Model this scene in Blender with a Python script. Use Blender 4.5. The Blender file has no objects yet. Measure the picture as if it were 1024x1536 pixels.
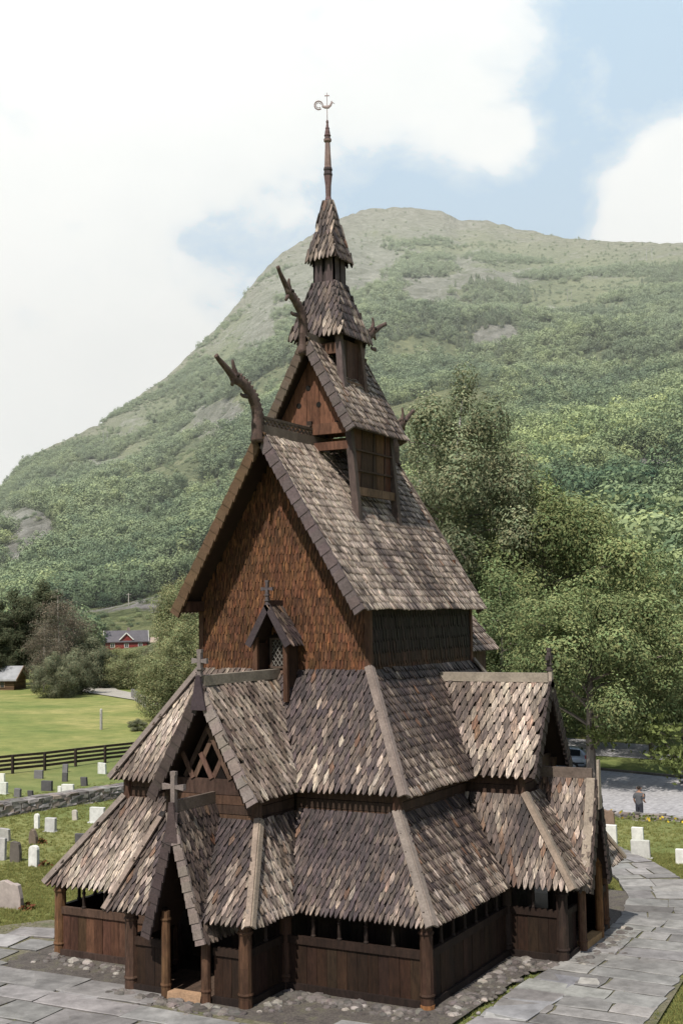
import bpy, math, random
import numpy as np
from mathutils import Vector, Matrix, noise
random.seed(7)
RN = np.random.default_rng(11)
sc = bpy.context.scene
COL = sc.collection
V = Vector

# ------------------------------------------------------------------ helpers
class MB:
    """collects polygons with one colour per face, then links them as ONE mesh object"""
    def __init__(s): s.v = []; s.f = []; s.c = []; s.uv = {}
    def poly(s, pts, col):
        n = len(s.v); s.v += [tuple(p) for p in pts]; s.f.append(tuple(range(n, n + len(pts)))); s.c.append(col)
    def hull8(s, a, b, col):
        """a, b: two quads (4 points each) joined into a box"""
        n = len(s.v); s.v += [tuple(p) for p in a] + [tuple(p) for p in b]
        for q in ((3, 2, 1, 0), (4, 5, 6, 7), (0, 1, 5, 4), (1, 2, 6, 5), (2, 3, 7, 6), (3, 0, 4, 7)):
            s.f.append(tuple(n + i for i in q)); s.c.append(col)
    def box(s, x0, x1, y0, y1, z0, z1, col, j=0.0):
        r = lambda: random.uniform(-j, j) if j else 0.0
        P = lambda x, y, z: (x + r(), y + r(), z + r())
        s.hull8([P(x0, y0, z0), P(x1, y0, z0), P(x1, y1, z0), P(x0, y1, z0)],
                [P(x0, y0, z1), P(x1, y0, z1), P(x1, y1, z1), P(x0, y1, z1)], col)
    def beam(s, p0, p1, w, h, col, up=(0, 0, 1), w1=None, h1=None):
        p0 = V(p0); p1 = V(p1); d = (p1 - p0).normalized(); up = V(up)
        sd = d.cross(up)
        if sd.length < 1e-4: sd = d.cross(V((1, 0, 0)))
        sd.normalize(); u = sd.cross(d)
        w1 = w if w1 is None else w1; h1 = h if h1 is None else h1
        q = lambda p, a, b: [p - sd * a / 2 - u * b / 2, p + sd * a / 2 - u * b / 2, p + sd * a / 2 + u * b / 2, p - sd * a / 2 + u * b / 2]
        s.hull8(q(p0, w, h), q(p1, w1, h1), col)
    def tube(s, pts, rad, n, col, flat=1.0, cap=True, fdir=(1, 0, 0)):
        pts = [V(p) for p in pts]; base = len(s.v); m = len(pts)
        fd = V(fdir)
        for i, p in enumerate(pts):
            d = (pts[min(i + 1, m - 1)] - pts[max(i - 1, 0)]).normalized()
            a = fd - d * fd.dot(d)
            if a.length < 1e-3: a = d.orthogonal()
            a.normalize(); b = d.cross(a)
            r = rad[i] if hasattr(rad, '__len__') else rad
            for k in range(n):
                t = 2 * math.pi * k / n
                s.v.append(tuple(p + a * (math.cos(t) * r * flat) + b * (math.sin(t) * r)))
        for i in range(m - 1):
            for k in range(n):
                a0 = base + i * n + k; a1 = base + i * n + (k + 1) % n
                s.f.append((a0, a1, a1 + n, a0 + n)); s.c.append(col(i) if callable(col) else col)
        if cap:
            c0 = col(0) if callable(col) else col
            s.f.append(tuple(base + k for k in reversed(range(n)))); s.c.append(c0)
            s.f.append(tuple(base + (m - 1) * n + k for k in range(n))); s.c.append(c0)
    def lathe(s, x, y, prof, n, col):
        """prof: list of (z, r)"""
        s.tube([(x, y, z) for z, r in prof], [r for z, r in prof], n, col)
    def build(s, name, mat, parent=None, smooth=False):
        me = bpy.data.meshes.new(name)
        me.from_pydata(s.v, [], s.f); me.update()
        at = me.attributes.new('col', 'FLOAT_COLOR', 'FACE')
        arr = np.ones((len(s.f), 4), np.float32); arr[:, :3] = np.array([c[:3] for c in s.c], np.float32)
        at.data.foreach_set('color', arr.ravel())
        if s.uv:
            ua = np.zeros((len(s.v), 3), np.float32)
            for i, t in s.uv.items(): ua[i] = t
            me.attributes.new('grain', 'FLOAT_VECTOR', 'POINT').data.foreach_set('vector', ua.ravel())
        if smooth: me.shade_smooth()
        me.materials.append(mat)
        o = bpy.data.objects.new(name, me); COL.objects.link(o)
        if parent: o.parent = parent
        return o

def tag(o, label=None, cat=None, group=None, kind=None):
    for k, v in (('label', label), ('category', cat), ('group', group), ('kind', kind)):
        if v: o[k] = v
    return o
def empty(name, loc=(0, 0, 0), rz=0.0):
    o = bpy.data.objects.new(name, None); COL.objects.link(o); o.location = loc; o.rotation_euler = (0, 0, rz); o.empty_display_size = .3
    return o
def copy_tree(o, parent=None):
    c = o.copy(); COL.objects.link(c); c.parent = parent
    for ch in list(o.children): copy_tree(ch, c)
    return c
def vary(c, a=.12, w=.03):
    k = 1 + random.uniform(-a, a)
    return tuple(max(0.004, x * k * (1 + random.uniform(-w, w))) for x in c)
def lerp(a, b, t): return tuple(x + (y - x) * t for x, y in zip(a, b))

# ------------------------------------------------------------------ materials
def new_mat(name):
    m = bpy.data.materials.new(name); m.use_nodes = True
    nt = m.node_tree; nt.nodes.clear()
    out = nt.nodes.new('ShaderNodeOutputMaterial')
    return m, nt, out
def N(nt, t, **k):
    n = nt.nodes.new(t)
    for a, b in k.items():
        if a in n.bl_rna.properties: setattr(n, a, b)
        else: n.inputs[a].default_value = b
    return n
def ramp(nt, stops, inp):
    r = nt.nodes.new('ShaderNodeValToRGB'); e = r.color_ramp.elements
    while len(e) < len(stops): e.new(.5)
    for el, (p, c) in zip(e, stops): el.position = p; el.color = (*c, 1) if len(c) == 3 else c
    nt.links.new(inp, r.inputs[0]); return r
def noise_n(nt, scale, detail=6, rough=.6, coord=None, vec=None, dist=0.0):
    n = N(nt, 'ShaderNodeTexNoise'); n.inputs['Scale'].default_value = scale; n.inputs['Detail'].default_value = detail
    n.inputs['Roughness'].default_value = rough; n.inputs['Distortion'].default_value = dist
    if vec is None:
        g = N(nt, 'ShaderNodeNewGeometry'); vec = g.outputs['Position']
    nt.links.new(vec, n.inputs['Vector']); return n
def mixc(nt, fac, a, b, mode='MIX'):
    m = nt.nodes.new('ShaderNodeMix'); m.data_type = 'RGBA'; m.blend_type = mode; m.clamp_factor = True
    for sock, v in ((m.inputs[0], fac), (m.inputs[6], a), (m.inputs[7], b)):
        if hasattr(v, 'is_linked') or hasattr(v, 'links'): nt.links.new(v, sock)
        elif isinstance(v, (int, float)): sock.default_value = v
        else: sock.default_value = (*v, 1)
    return m.outputs[2]
def col_mat(name, rough=.8, var=.45, nscale=9., bump=.3, stretch=(1, 1, 1), spec=.25, grain=None):
    """surface that takes its base colour from the mesh's 'col' attribute and weathers it with noise"""
    m, nt, out = new_mat(name)
    b = N(nt, 'ShaderNodeBsdfPrincipled'); b.inputs['Roughness'].default_value = rough; b.inputs['Specular IOR Level'].default_value = spec
    a = N(nt, 'ShaderNodeAttribute', attribute_name='col')
    g = N(nt, 'ShaderNodeNewGeometry')
    mp = N(nt, 'ShaderNodeMapping'); mp.inputs['Scale'].default_value = stretch; nt.links.new(g.outputs['Position'], mp.inputs['Vector'])
    n1 = noise_n(nt, nscale, 8, .7, vec=mp.outputs[0]); n2 = noise_n(nt, nscale * .13, 4, .6, vec=mp.outputs[0])
    lo = 1 - var; hi = 1 + var
    r1 = ramp(nt, [(.25, (lo, lo, lo)), (.75, (hi, hi, hi))], n1.outputs[0])
    r2 = ramp(nt, [(.3, (1 - var * .6,) * 3), (.7, (1 + var * .5,) * 3)], n2.outputs[0])
    c = mixc(nt, 1.0, a.outputs['Color'], r1.outputs[0], 'MULTIPLY'); c = mixc(nt, 1.0, c, r2.outputs[0], 'MULTIPLY')
    if grain:
        ga = N(nt, 'ShaderNodeAttribute', attribute_name='grain')
        gm = N(nt, 'ShaderNodeMapping'); gm.inputs['Scale'].default_value = grain; nt.links.new(ga.outputs['Vector'], gm.inputs['Vector'])
        n3 = noise_n(nt, 1., 5, .65, vec=gm.outputs[0])
        r3 = ramp(nt, [(.31, (.27, .24, .25)), (.45, (.70, .67, .67)), (.56, (1.30, 1.26, 1.2)), (.68, (2.7, 2.5, 2.3))], n3.outputs[0])
        c = mixc(nt, 1.0, c, r3.outputs[0], 'MULTIPLY'); n1 = n3
    nt.links.new(c, b.inputs['Base Color'])
    if bump:
        bp = N(nt, 'ShaderNodeBump'); bp.inputs['Strength'].default_value = bump; bp.inputs['Distance'].default_value = .02
        nt.links.new(n1.outputs[0], bp.inputs['Height']); nt.links.new(bp.outputs[0], b.inputs['Normal'])
    nt.links.new(b.outputs[0], out.inputs[0]); return m

M_SHING = col_mat('weathered_shingle', .66, .28, 14, .5, spec=.4, grain=(34, 3.2, 1))
M_WSHING = col_mat('tarred_wall_shingle', .7, .3, 12, .4, grain=(30, 3, 1))
M_TIMB = col_mat('tarred_timber', .75, .65, 14, .4, stretch=(1, 1, .22))
M_BOARD = col_mat('weathered_board', .8, .35, 18, .4)
M_STONE = col_mat('field_stone', .9, .35, 7, .6)
M_SLAB = col_mat('slate_slab', .78, .45, 2.6, .35)
M_GRAVE = col_mat('gravestone_stone', .85, .24, 6, .35)
M_PAINT = col_mat('painted_wood', .7, .12, 5, .05)
M_METAL = col_mat('old_metal', .5, .2, 20, .1)

# palette (linear albedo)
LIGHT = (.43, .370, .325); MID = (.125, .097, .082); DARK = (.022, .0165, .0175); PURP = (.050, .037, .043); RUST = (.17, .085, .045)
TAR = (.030, .019, .015); BROWN = (.095, .046, .024); ORNG = (.20, .085, .032); GREY = (.34, .30, .265)

def shing_col(mean=.5, sd=.16, rust=.02, top=.25, seed=0.0, purple=.4):
    """colour of one shingle: between old tar and bleached grey wood; old tar lingers high on the slope"""
    def f(p, h, u=0.):
        n = noise.noise(V((u * 1.7 + seed, p[2] * .4, p[1] * .1))) * .30 + noise.noise(V((p[0] * .5 + seed, p[1] * .5, p[2] * .5))) * .2 + noise.noise(V((p[0] * 1.9, p[1] * 1.9 + seed, p[2] * 1.9))) * .14
        t = max(0, min(1, random.gauss(mean, sd) + n - top * (h - .4)))
        c = lerp(DARK, MID, t / .5) if t < .5 else lerp(MID, LIGHT, (t - .5) / .5)
        if random.random() < rust: c = lerp(c, RUST, random.uniform(.25, .65))
        elif t < .5: c = lerp(c, PURP, purple * random.random())
        return vary(c, .12)
    return f

def frame(poly):
    P = [V(p) for p in poly]
    n = V((0, 0, 0))
    for i in range(len(P)):
        n += (P[i] - P[0]).cross(P[(i + 1) % len(P)] - P[0])
    n.normalize()
    if n.z < 0: n = -n
    u = V((0, 0, 1)).cross(n); u.normalize()
    v = n.cross(u)
    return P, n, u, v
def inside(pt, poly):
    x, y = pt; c = False; j = len(poly) - 1
    for i in range(len(poly)):
        xi, yi = poly[i]; xj, yj = poly[j]
        if (yi > y) != (yj > y) and x < (xj - xi) * (y - yi) / (yj - yi + 1e-12) + xi: c = not c
        j = i
    return c
def roof(mb, poly, w=.2, e=.24, cf=None, th=.038, deck=.06, over=.10, n=None, skip=None, tip=.30):
    """a shingled face: a plank deck and, above it, courses of separate pointed shingles"""
    P, nn, u, v = frame(poly)
    if n is not None:
        nn = V(n).normalized(); u = V((0, 0, 1)).cross(nn).normalized(); v = nn.cross(u)
    if deck:
        a = [p - nn * .012 for p in P]; b = [p - nn * deck for p in P]
        k = len(P); base = len(mb.v); mb.v += [tuple(q) for q in a] + [tuple(q) for q in b]
        dc = (.035, .022, .017)
        mb.f.append(tuple(range(base, base + k))); mb.c.append(dc)
        mb.f.append(tuple(reversed(range(base + k, base + 2 * k)))); mb.c.append(dc)
        for i in range(k):
            j = (i + 1) % k; mb.f.append((base + i, base + k + i, base + k + j, base + j)); mb.c.append(dc)
    o = P[0]; q = [((p - o).dot(u), (p - o).dot(v)) for p in P]
    v0 = min(t[1] for t in q); v1 = max(t[1] for t in q); u0 = min(t[0] for t in q); u1 = max(t[0] for t in q)
    rows = int((v1 - v0) / e) + 2
    for r in range(rows):
        vv = v0 - over + r * e
        off = (r % 2) * w * .5 + random.uniform(-.01, .01)
        wav = random.uniform(-.012, .012)
        for c in range(-1, int((u1 - u0) / w) + 2):
            ww = w * random.uniform(.80, .93)
            uc = u0 + (c + .5) * w + off + random.uniform(-.012, .012)
            yb = vv + wav + random.uniform(-.022, .018) * (e / .24) + .045 * noise.noise(V((uc * .7, vv * .5 + o.x, o.y)))
            if not inside((uc, max(yb + .45 * e, v0 + .01)), q): continue
            L = e * 1.8; ra = random.uniform(-.02, .02)
            top = min(yb + L, v1 + .02)
            pc = o + u * uc + v * (yb + e * .5)
            if skip and skip(pc): continue
            col = cf(pc, (yb - v0) / (v1 - v0), uc)
            tl = th * random.uniform(.8, 1.25)
            lift0 = th * 1.45 + random.uniform(-.004, .012); lift1 = .006; rol = random.uniform(-.10, .10)
            tp = tip * e * 2.3
            pts = [(-ww / 2, top), (-ww / 2, yb + tp), (-ww * .30, yb + tp * .36), (-ww * .09, yb + .006), (ww * .08, yb), (ww * .30, yb + tp * .38), (ww / 2, yb + tp * 1.05), (ww / 2, top)]
            up_ = []; dn = []
            for x, y in pts:
                t = (y - yb) / L; h = lift0 * (1 - t) + lift1 * t + x * rol * (1 - t)
                b = o + u * (uc + x + ra * (y - yb) / L) + v * y + nn * h
                up_.append(b + nn * tl); dn.append(b)
            base = len(mb.v); k = len(pts); mb.v += [tuple(t) for t in up_] + [tuple(t) for t in dn]
            sd_ = random.uniform(0, 500)
            for i, (x, y) in enumerate(pts): mb.uv[base + i] = mb.uv[base + k + i] = (x + sd_, y - yb + sd_ * .37, sd_)
            mb.f.append(tuple(reversed(range(base, base + k)))); mb.c.append(col)
            side = tuple(x * .55 for x in col)  # edge faces painted darker to deepen the shade between shingles
            for i in range(k - 1):
                mb.f.append((base + i, base + i + 1, base + k + i + 1, base + k + i)); mb.c.append(side)

def barge(mb, a, b, out, drop=.30, th=.07, col=PURP, steps=9, top=.05):
    """gable board from a (foot) to b (apex), with overlapping scalloped pieces along its lower edge"""
    a = V(a); b = V(b); out = V(out); d = b - a; L = d.length; d.normalize()
    dn = d.cross(out).normalized()
    if dn.z > 0: dn = -dn
    for i in range(steps):
        t0 = L * i / steps - (.04 if i else 0); t1 = L * (i + 1) / steps
        c = vary(col, .08)
        p0 = a + d * t0; p1 = a + d * t1
        k0 = out * (.018 * (i % 2)); o2 = out * th
        d0 = drop * 1.03; d1 = drop * .86
        A = [p0 + k0 - dn * top, p1 + k0 - dn * top, p1 + k0 + dn * d1, p0 + k0 + dn * d0]
        mb.hull8(A, [x + o2 for x in A], c)
def hipboard(mb, a, b, w=.26, th=.05, col=GREY, lift=.115, dirs=None):
    """two weathered boards leaning against each other over a hip, a foot, b top; dirs: the two outward face normals"""
    a = V(a); b = V(b); d = (b - a).normalized()
    n0 = V(dirs[0]).normalized(); n1 = V(dirs[1]).normalized()
    sh = (n0 + n1) * (lift / (1 + n0.dot(n1)))
    for n_, m_ in ((n0, n1), (n1, n0)):
        s = d.cross(n_).normalized()
        if s.dot(m_) > 0: s = -s
        p0 = a + sh; p1 = b + sh
        c = vary(col, .12)
        A = [p0 - s * .012, p0 + s * w, p1 + s * w, p1 - s * .012]
        mb.hull8(A, [x + n_ * th for x in A], c)

def planks(mb, a, b, z0, z1, out, col, pw=.24, th=.04, var=.3, zt=None):
    """upright plank wall from a to b (2-D), facing out; zt(t) gives the top when it is not level"""
    a = V((*a, 0)); b = V((*b, 0)); L = (b - a).length; d = (b - a) / L; o = V((*out, 0))
    n = max(1, int(round(L / pw)))
    for i in range(n):
        t0 = L * i / n + .004; t1 = L * (i + 1) / n - .004
        k = o * random.uniform(0, .012); c = vary(col, var, .1)
        p0 = a + d * t0 + k; p1 = a + d * t1 + k
        h0 = zt(t0 / L) if zt else z1; h1 = zt(t1 / L) if zt else z1
        A = [p0 + V((0, 0, z0)), p1 + V((0, 0, z0)), p1 + V((0, 0, h1)), p0 + V((0, 0, h0))]
        mb.hull8([x - o * th for x in A], A, c)
def hboards(mb, a, b, zs, out, cols, th=.05):
    """level boards one above another between the heights zs"""
    a = V((*a, 0)); b = V((*b, 0)); o = V((*out, 0))
    for i in range(len(zs) - 1):
        k = o * (.012 * (i % 2) + random.uniform(0, .006)); c = vary(cols[i % len(cols)], .2)
        A = [a + k + V((0, 0, zs[i] + .006)), b + k + V((0, 0, zs[i] + .006)), b + k + V((0, 0, zs[i + 1] - .006)), a + k + V((0, 0, zs[i + 1] - .006))]
        mb.hull8([x - o * th for x in A], A, c)
def cross(name, parent, p, h, w, t, ax, mat, col, knobs=True):
    """a finial cross at p (foot): shaft, flared arms; ax is the arm direction"""
    mb = MB(); p = V(p); ax = V(ax); sd = ax.cross(V((0, 0, 1)))
    mb.beam(p, p + V((0, 0, h)), t, t, col, up=sd, w1=t * 1.0, h1=t)
    if knobs:
        for z in (.18, .42): mb.box(p.x - t * .8, p.x + t * .8, p.y - t * .8, p.y + t * .8, p.z + h * z, p.z + h * (z + .06), vary(col))
    c = p + V((0, 0, h * .72))
    for s in (-1, 1):
        mb.beam(c + ax * s * t * .51, c + ax * s * w / 2, t * .8, t * .7, vary(col), w1=t * .9, h1=t * 1.25)
    mb.beam(p + V((0, 0, h + .001)), p + V((0, 0, h + t * .8)), t * 1.25, t * .9, col, up=sd)
    return mb.build(name, mat, parent)
def post(name, parent, x, y, z0, z1, r, col, rings=True, n=10, foot=None):
    mb = MB()
    pr = [(z0, r * 1.08), (z0 + .25, r * 1.02), ((z0 + z1) / 2, r), (z1, r * .96)]
    mb.lathe(x, y, pr, n, lambda i: vary(col, .15))
    if rings:
        for z in (z0 + .32, z1 - .22): mb.lathe(x, y, [(z, r * 1.1), (z + .03, r * 1.2), (z + .07, r * 1.1)], n, vary(col, .2))
    if foot: mb.lathe(x, y, [(z0 - .02, r * 1.13), (z0 + .16, r * 1.13)], n, foot)
    return mb.build(name, M_TIMB, parent)

# ================================================================== STAVE CHURCH
church = empty('stave_church', (0, 4.5, 0))
tag(church, 'tall dark stave church with stacked shingled roofs, dragon heads and a slim spire', 'church')
church.matrix_parent_inverse  # parts are modelled in world metres, the Empty only carries them
def part(o):
    o.matrix_parent_inverse = Matrix.Translation((0, -4.5, 0)); return o
_b = MB.build
def build(self, name, mat, parent=None, smooth=False):
    o = _b(self, name, mat, parent, smooth)
    if parent is church: part(o)
    return o
MB.build = build

W1, E1, ZE1 = 5.1, .17, 1.86
W2, Z1T = 3.87, 3.87
E2, ZE2 = .24, 4.38
W3, Z2T = 2.47, 7.07
YN = 9.05                                   # east wall of the raised nave
ye1, ye2 = YN + 2.63, YN + 1.4
YS, = (6.44,)
cfA = shing_col(.24, .17, .015, .35, 1, .9)   # front, much old tar
cfA2 = shing_col(.31, .18, .02, .3, 1.7, .8)
cfB = shing_col(.44, .18, .02, .35, 4, .5)
cfC = shing_col(.66, .09, .02, .12, 9, .2)    # bleached
cfM = shing_col(.52, .15, .03, .15, 14)
cfD = shing_col(.40, .17, .10, .25, 20)

# ---- gallery walls -------------------------------------------------------
WALLC = (.031, .0160, .0098); RAILC = (.027, .0155, .011); SILLC = (.019, .012, .010)
def gallery_run(a, b, out, cols=True, lit=1.0, nm='gallery_wall'):  # lit scales the timber colour, painting sunlit runs brighter and shaded ones darker
    a2, b2 = V(a), V(b); d = (b2 - a2); L = d.length; d = d / L; o = V(out)
    mb = MB()
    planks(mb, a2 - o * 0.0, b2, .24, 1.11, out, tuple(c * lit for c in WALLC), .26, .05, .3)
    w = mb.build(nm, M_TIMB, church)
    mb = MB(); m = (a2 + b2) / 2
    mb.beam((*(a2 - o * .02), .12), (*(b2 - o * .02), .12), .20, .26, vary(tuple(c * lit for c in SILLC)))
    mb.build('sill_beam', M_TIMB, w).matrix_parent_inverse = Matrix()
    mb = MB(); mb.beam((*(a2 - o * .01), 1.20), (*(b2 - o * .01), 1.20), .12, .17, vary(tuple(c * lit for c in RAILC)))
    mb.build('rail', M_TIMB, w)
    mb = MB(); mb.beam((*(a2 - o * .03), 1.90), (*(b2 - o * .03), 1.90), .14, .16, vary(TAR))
    mb.build('wall_plate', M_TIMB, w)
    if cols:
        n = max(2, int(round(L / .62)))
        for i in range(1, n):
            p = a2 + d * (L * i / n) - o * .03; mb = MB()
            mb.lathe(p.x, p.y, [(1.28, .055), (1.32, .06), (1.35, .04), (1.45, .045), (1.62, .035), (1.66, .055), (1.70, .03), (1.82, .06)], 8, vary((.026, .017, .014)))
            mb.build('colonnette', M_TIMB, w)
    return w
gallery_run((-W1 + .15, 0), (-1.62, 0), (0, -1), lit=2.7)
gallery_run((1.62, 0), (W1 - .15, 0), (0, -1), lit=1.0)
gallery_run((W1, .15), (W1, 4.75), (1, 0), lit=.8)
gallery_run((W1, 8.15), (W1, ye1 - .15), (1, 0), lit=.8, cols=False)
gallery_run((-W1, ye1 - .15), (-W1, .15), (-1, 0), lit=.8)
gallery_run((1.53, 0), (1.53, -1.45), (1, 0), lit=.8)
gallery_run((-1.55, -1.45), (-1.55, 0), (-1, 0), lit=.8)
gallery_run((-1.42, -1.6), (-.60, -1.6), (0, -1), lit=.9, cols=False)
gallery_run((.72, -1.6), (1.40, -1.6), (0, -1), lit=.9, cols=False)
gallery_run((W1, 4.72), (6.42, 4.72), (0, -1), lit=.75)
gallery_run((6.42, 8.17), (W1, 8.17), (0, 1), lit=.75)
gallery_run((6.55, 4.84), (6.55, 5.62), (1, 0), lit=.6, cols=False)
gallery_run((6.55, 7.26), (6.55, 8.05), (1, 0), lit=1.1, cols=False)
PB = (.050, .026, .017)
for x, y, c in ((W1 - .03, .03, PB), (-W1 + .05, .04, (.11, .056, .028)), (1.53, -1.6, (.065, .034, .020)), (-1.54, -1.6, (.06, .034, .024)), (1.56, .05, PB), (-1.6, .05, PB),
                (6.5, 4.76, TAR), (6.5, 8.12, BROWN), (W1 - .02, 4.74, TAR), (W1, 8.14, TAR), (W1, ye1, TAR), (-W1, ye1, TAR)):
    post('corner_post', church, x, y, .02, 1.86, .145, c, True, 10, (.26, .12, .05) if (x > 5 and y < 1 and x < 5.2) else None)
# portal posts and thresholds
for x, y, c in ((-.47, -1.74, (.10, .054, .028)), (.60, -1.74, (.085, .045, .028))): post('portal_post', church, x, y, .02, 1.98, .105, c, True, 10)
for x, y, c in ((6.68, 5.74, (.10, .055, .035)), (6.68, 7.16, (.17, .085, .035))): post('portal_post', church, x, y, .02, 2.15, .105, c, True, 10)
mb = MB(); mb.box(-.38, .5, -1.82, -1.56, .02, .26, (.34, .22, .14), .02); mb.build('threshold', M_BOARD, church)
mb = MB(); mb.box(6.5, 6.76, 5.86, 7.05, .02, .30, (.30, .19, .09), .02); mb.build('threshold', M_BOARD, church)
# floor and the inner wall seen through the openings
mb = MB(); mb.box(-W1 + .2, W1 - .2, .2, ye1 - .2, .06, .10, TAR); mb.box(-1.45, 1.4, -1.5, .19, .06, .12, (.09, .06, .045)); mb.box(W1 - .19, 6.4, 4.85, 8.0, .06, .11, (.07, .05, .04))
mb.build('gallery_floor', M_TIMB, church)
mb = MB()
for a, b, o in (((-W2 + .1, 1.36), (W2 - .1, 1.36), (0, -1)), ((W2 - .1, 1.4), (W2 - .1, ye2 - .1), (1, 0)), ((-W2 + .1, ye2 - .1), (-W2 + .1, 1.4), (-1, 0)), ((W2 - .1, ye2 - .1), (-W2 + .1, ye2 - .1), (0, 1))):
    planks(mb, a, b, .1, 4.55, o, (.03, .019, .014), .3, .05)
mb.build('inner_wall', M_TIMB, church)

# ---- tier 1: gallery roof ----------------------------------------------
hw = MB()
g = MB()
EX = W1 + E1
HLx, HRx, HTz, HTy = -1.38, 1.14, 3.80, -.42
ELx, ERx, EZ, EY = -1.93, 1.86, 1.90, -1.93
roof(g, [(-EX, -E1, ZE1), (ELx, -E1, ZE1), (HLx, 1.23, Z1T), (-W2, 1.23, Z1T)], .165, .27, cfC)
roof(g, [(ERx, -E1, ZE1), (EX, -E1, ZE1), (W2, 1.23, Z1T), (HRx, 1.23, Z1T)], .122, .225, cfA)
roof(g, [(EX, -E1, ZE1), (EX, 4.36, ZE1), (W2, 5.0, Z1T), (W2, 1.23, Z1T)], .122, .225, cfB)
roof(g, [(EX, 8.52, ZE1), (EX, ye1 + E1, ZE1), (W2, ye2, Z1T), (W2, 7.9, Z1T)], .19, .26, cfB)
roof(g, [(-EX, ye1 + E1, ZE1), (-EX, -E1, ZE1), (-W2, 1.23, Z1T), (-W2, ye2, Z1T)], .2, .27, cfB)
roof(g, [(EX, ye1 + E1, ZE1), (-EX, ye1 + E1, ZE1), (-W2, ye2, Z1T), (W2, ye2, Z1T)], .2, .27, cfB)
gr = g.build('gallery_roof', M_SHING, church)
def nrm(p): return frame(p)[1]
nW1 = nrm([(-EX, -E1, ZE1), (EX, -E1, ZE1), (W2, 1.23, Z1T)]); nS1 = V((-nW1.y, 0, nW1.z)); nN1 = V((nW1.y, 0, nW1.z)); nE1 = V((0, -nW1.y, nW1.z))
for a, b, d in (((EX + .03, -E1 - .03, ZE1 - .05), (W2 - .05, 1.28, Z1T + .07), (nW1, nS1)), ((-EX - .03, -E1 - .03, ZE1 - .05), (-W2, 1.23, Z1T), (nW1, nN1)), ((EX, ye1 + E1, ZE1), (W2, ye2, Z1T), (nE1, nS1))):
    mb = MB(); hipboard(mb, a, b, .15, .05, (.20, .165, .145), .112, d); mb.build('hip_board', M_BOARD, gr)

# ---- west porch, lower roof and portal gable ------------------------------
PGz, PGy0, PGh = 4.12, -2.02, .80
def porch_roof(T, cfw, cfs, portal_h, portal_z, eave_z, front_off, sh_front=.17):
    """T maps local (side, out, z) to world: side runs along the wall, out points away from the church"""
    Tn = lambda a, b, c: V(T(a, b, c))
    g = MB()
    L_, R_, lt, rt = T.el, T.er, T.hl, T.hr
    o0, o1 = T.o0, T.o1                     # eave distance out, hip-top distance out
    zt = T.zt
    k = (zt - EZ) / (portal_z - eave_z) * 1.0
    hv = lambda z: portal_h * (portal_z - z) / (portal_z - eave_z)
    vb = hv(EZ) ; vt = max(.05, hv(zt))
    c0 = T.pc
    roof(g, [Tn(L_, o0, EZ), Tn(c0 - vb, o0, EZ), Tn(c0 - vt, o1, zt), Tn(lt, o1, zt)], sh_front * .8, .23, cfw)
    roof(g, [Tn(c0 + vb, o0, EZ), Tn(R_, o0, EZ), Tn(rt, o1, zt), Tn(c0 + vt, o1, zt)], sh_front * .8, .23, cfw)
    inn = T.inn; i2 = T.in2
    roof(g, [Tn(R_, o0, EZ), Tn(R_, inn, EZ), Tn(rt, i2, zt), Tn(rt, o1, zt)], .15, .25, cfs[1])
    roof(g, [Tn(L_, inn, EZ), Tn(L_, o0, EZ), Tn(lt, o1, zt), Tn(lt, i2, zt)], .15, .25, cfs[0])
    ro = g.build('porch_roof', M_SHING, church)
    nf = nrm([Tn(L_, o0, EZ), Tn(R_, o0, EZ), Tn(rt, o1, zt)]); nr = nrm([Tn(R_, o0, EZ), Tn(R_, inn, EZ), Tn(rt, o1, zt)]); nl = nrm([Tn(L_, inn, EZ), Tn(L_, o0, EZ), Tn(lt, o1, zt)])
    for a, b, d in ((Tn(R_, o0 + .03, EZ - .06), Tn(rt, o1, zt + .02), (nf, nr)), (Tn(L_, o0 + .03, EZ - .06), Tn(lt, o1, zt + .02), (nf, nl))):
        mb = MB(); hipboard(mb, a, b, .12, .05, (.23, .185, .15), .112, d); mb.build('hip_board', M_BOARD, ro)
    # steep little gable over the doorway
    g = MB(); f0 = front_off
    dd = .10
    roof(g, [Tn(c0 + portal_h, f0, eave_z), Tn(c0 + portal_h, o1 + .4, eave_z), Tn(c0, o1 - dd, portal_z), Tn(c0, f0, portal_z)], .16, .22, T.cfp)
    roof(g, [Tn(c0 - portal_h, o1 + .4, eave_z), Tn(c0 - portal_h, f0, eave_z), Tn(c0, f0, portal_z), Tn(c0, o1 - dd, portal_z)], .16, .22, T.cfp)
    pr = g.build('portal_roof', M_SHING, church)
    outv = (Tn(0, 1, 0) - Tn(0, 0, 0)).normalized()
    for s in (1, -1):
        mb = MB(); barge(mb, Tn(c0 + s * (portal_h + .03), f0, eave_z - .06), Tn(c0, f0, portal_z + .08), outv, .20, .06, T.bc[0 if s > 0 else 1], 17); mb.build('barge_board', M_BOARD, pr)
    mb = MB(); mb.beam(Tn(c0, f0 - .1, portal_z + .17), Tn(c0, o1 - dd, portal_z + .17), .09, .26, (.13, .10, .085)); mb.build('ridge_board', M_BOARD, pr)
    return ro, pr
class TW:
    el, er, hl, hr = ELx, ERx, HLx, HRx; o0, o1 = -EY, -HTy; zt = HTz; pc = -.05; inn, in2 = E1, -1.23; cfp = staticmethod(shing_col(.50, .16, .03, .15, 31)); bc = ((.21, .17, .155), (.06, .045, .045))
    def __call__(s, a, b, c): return (a, -b, c)
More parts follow.
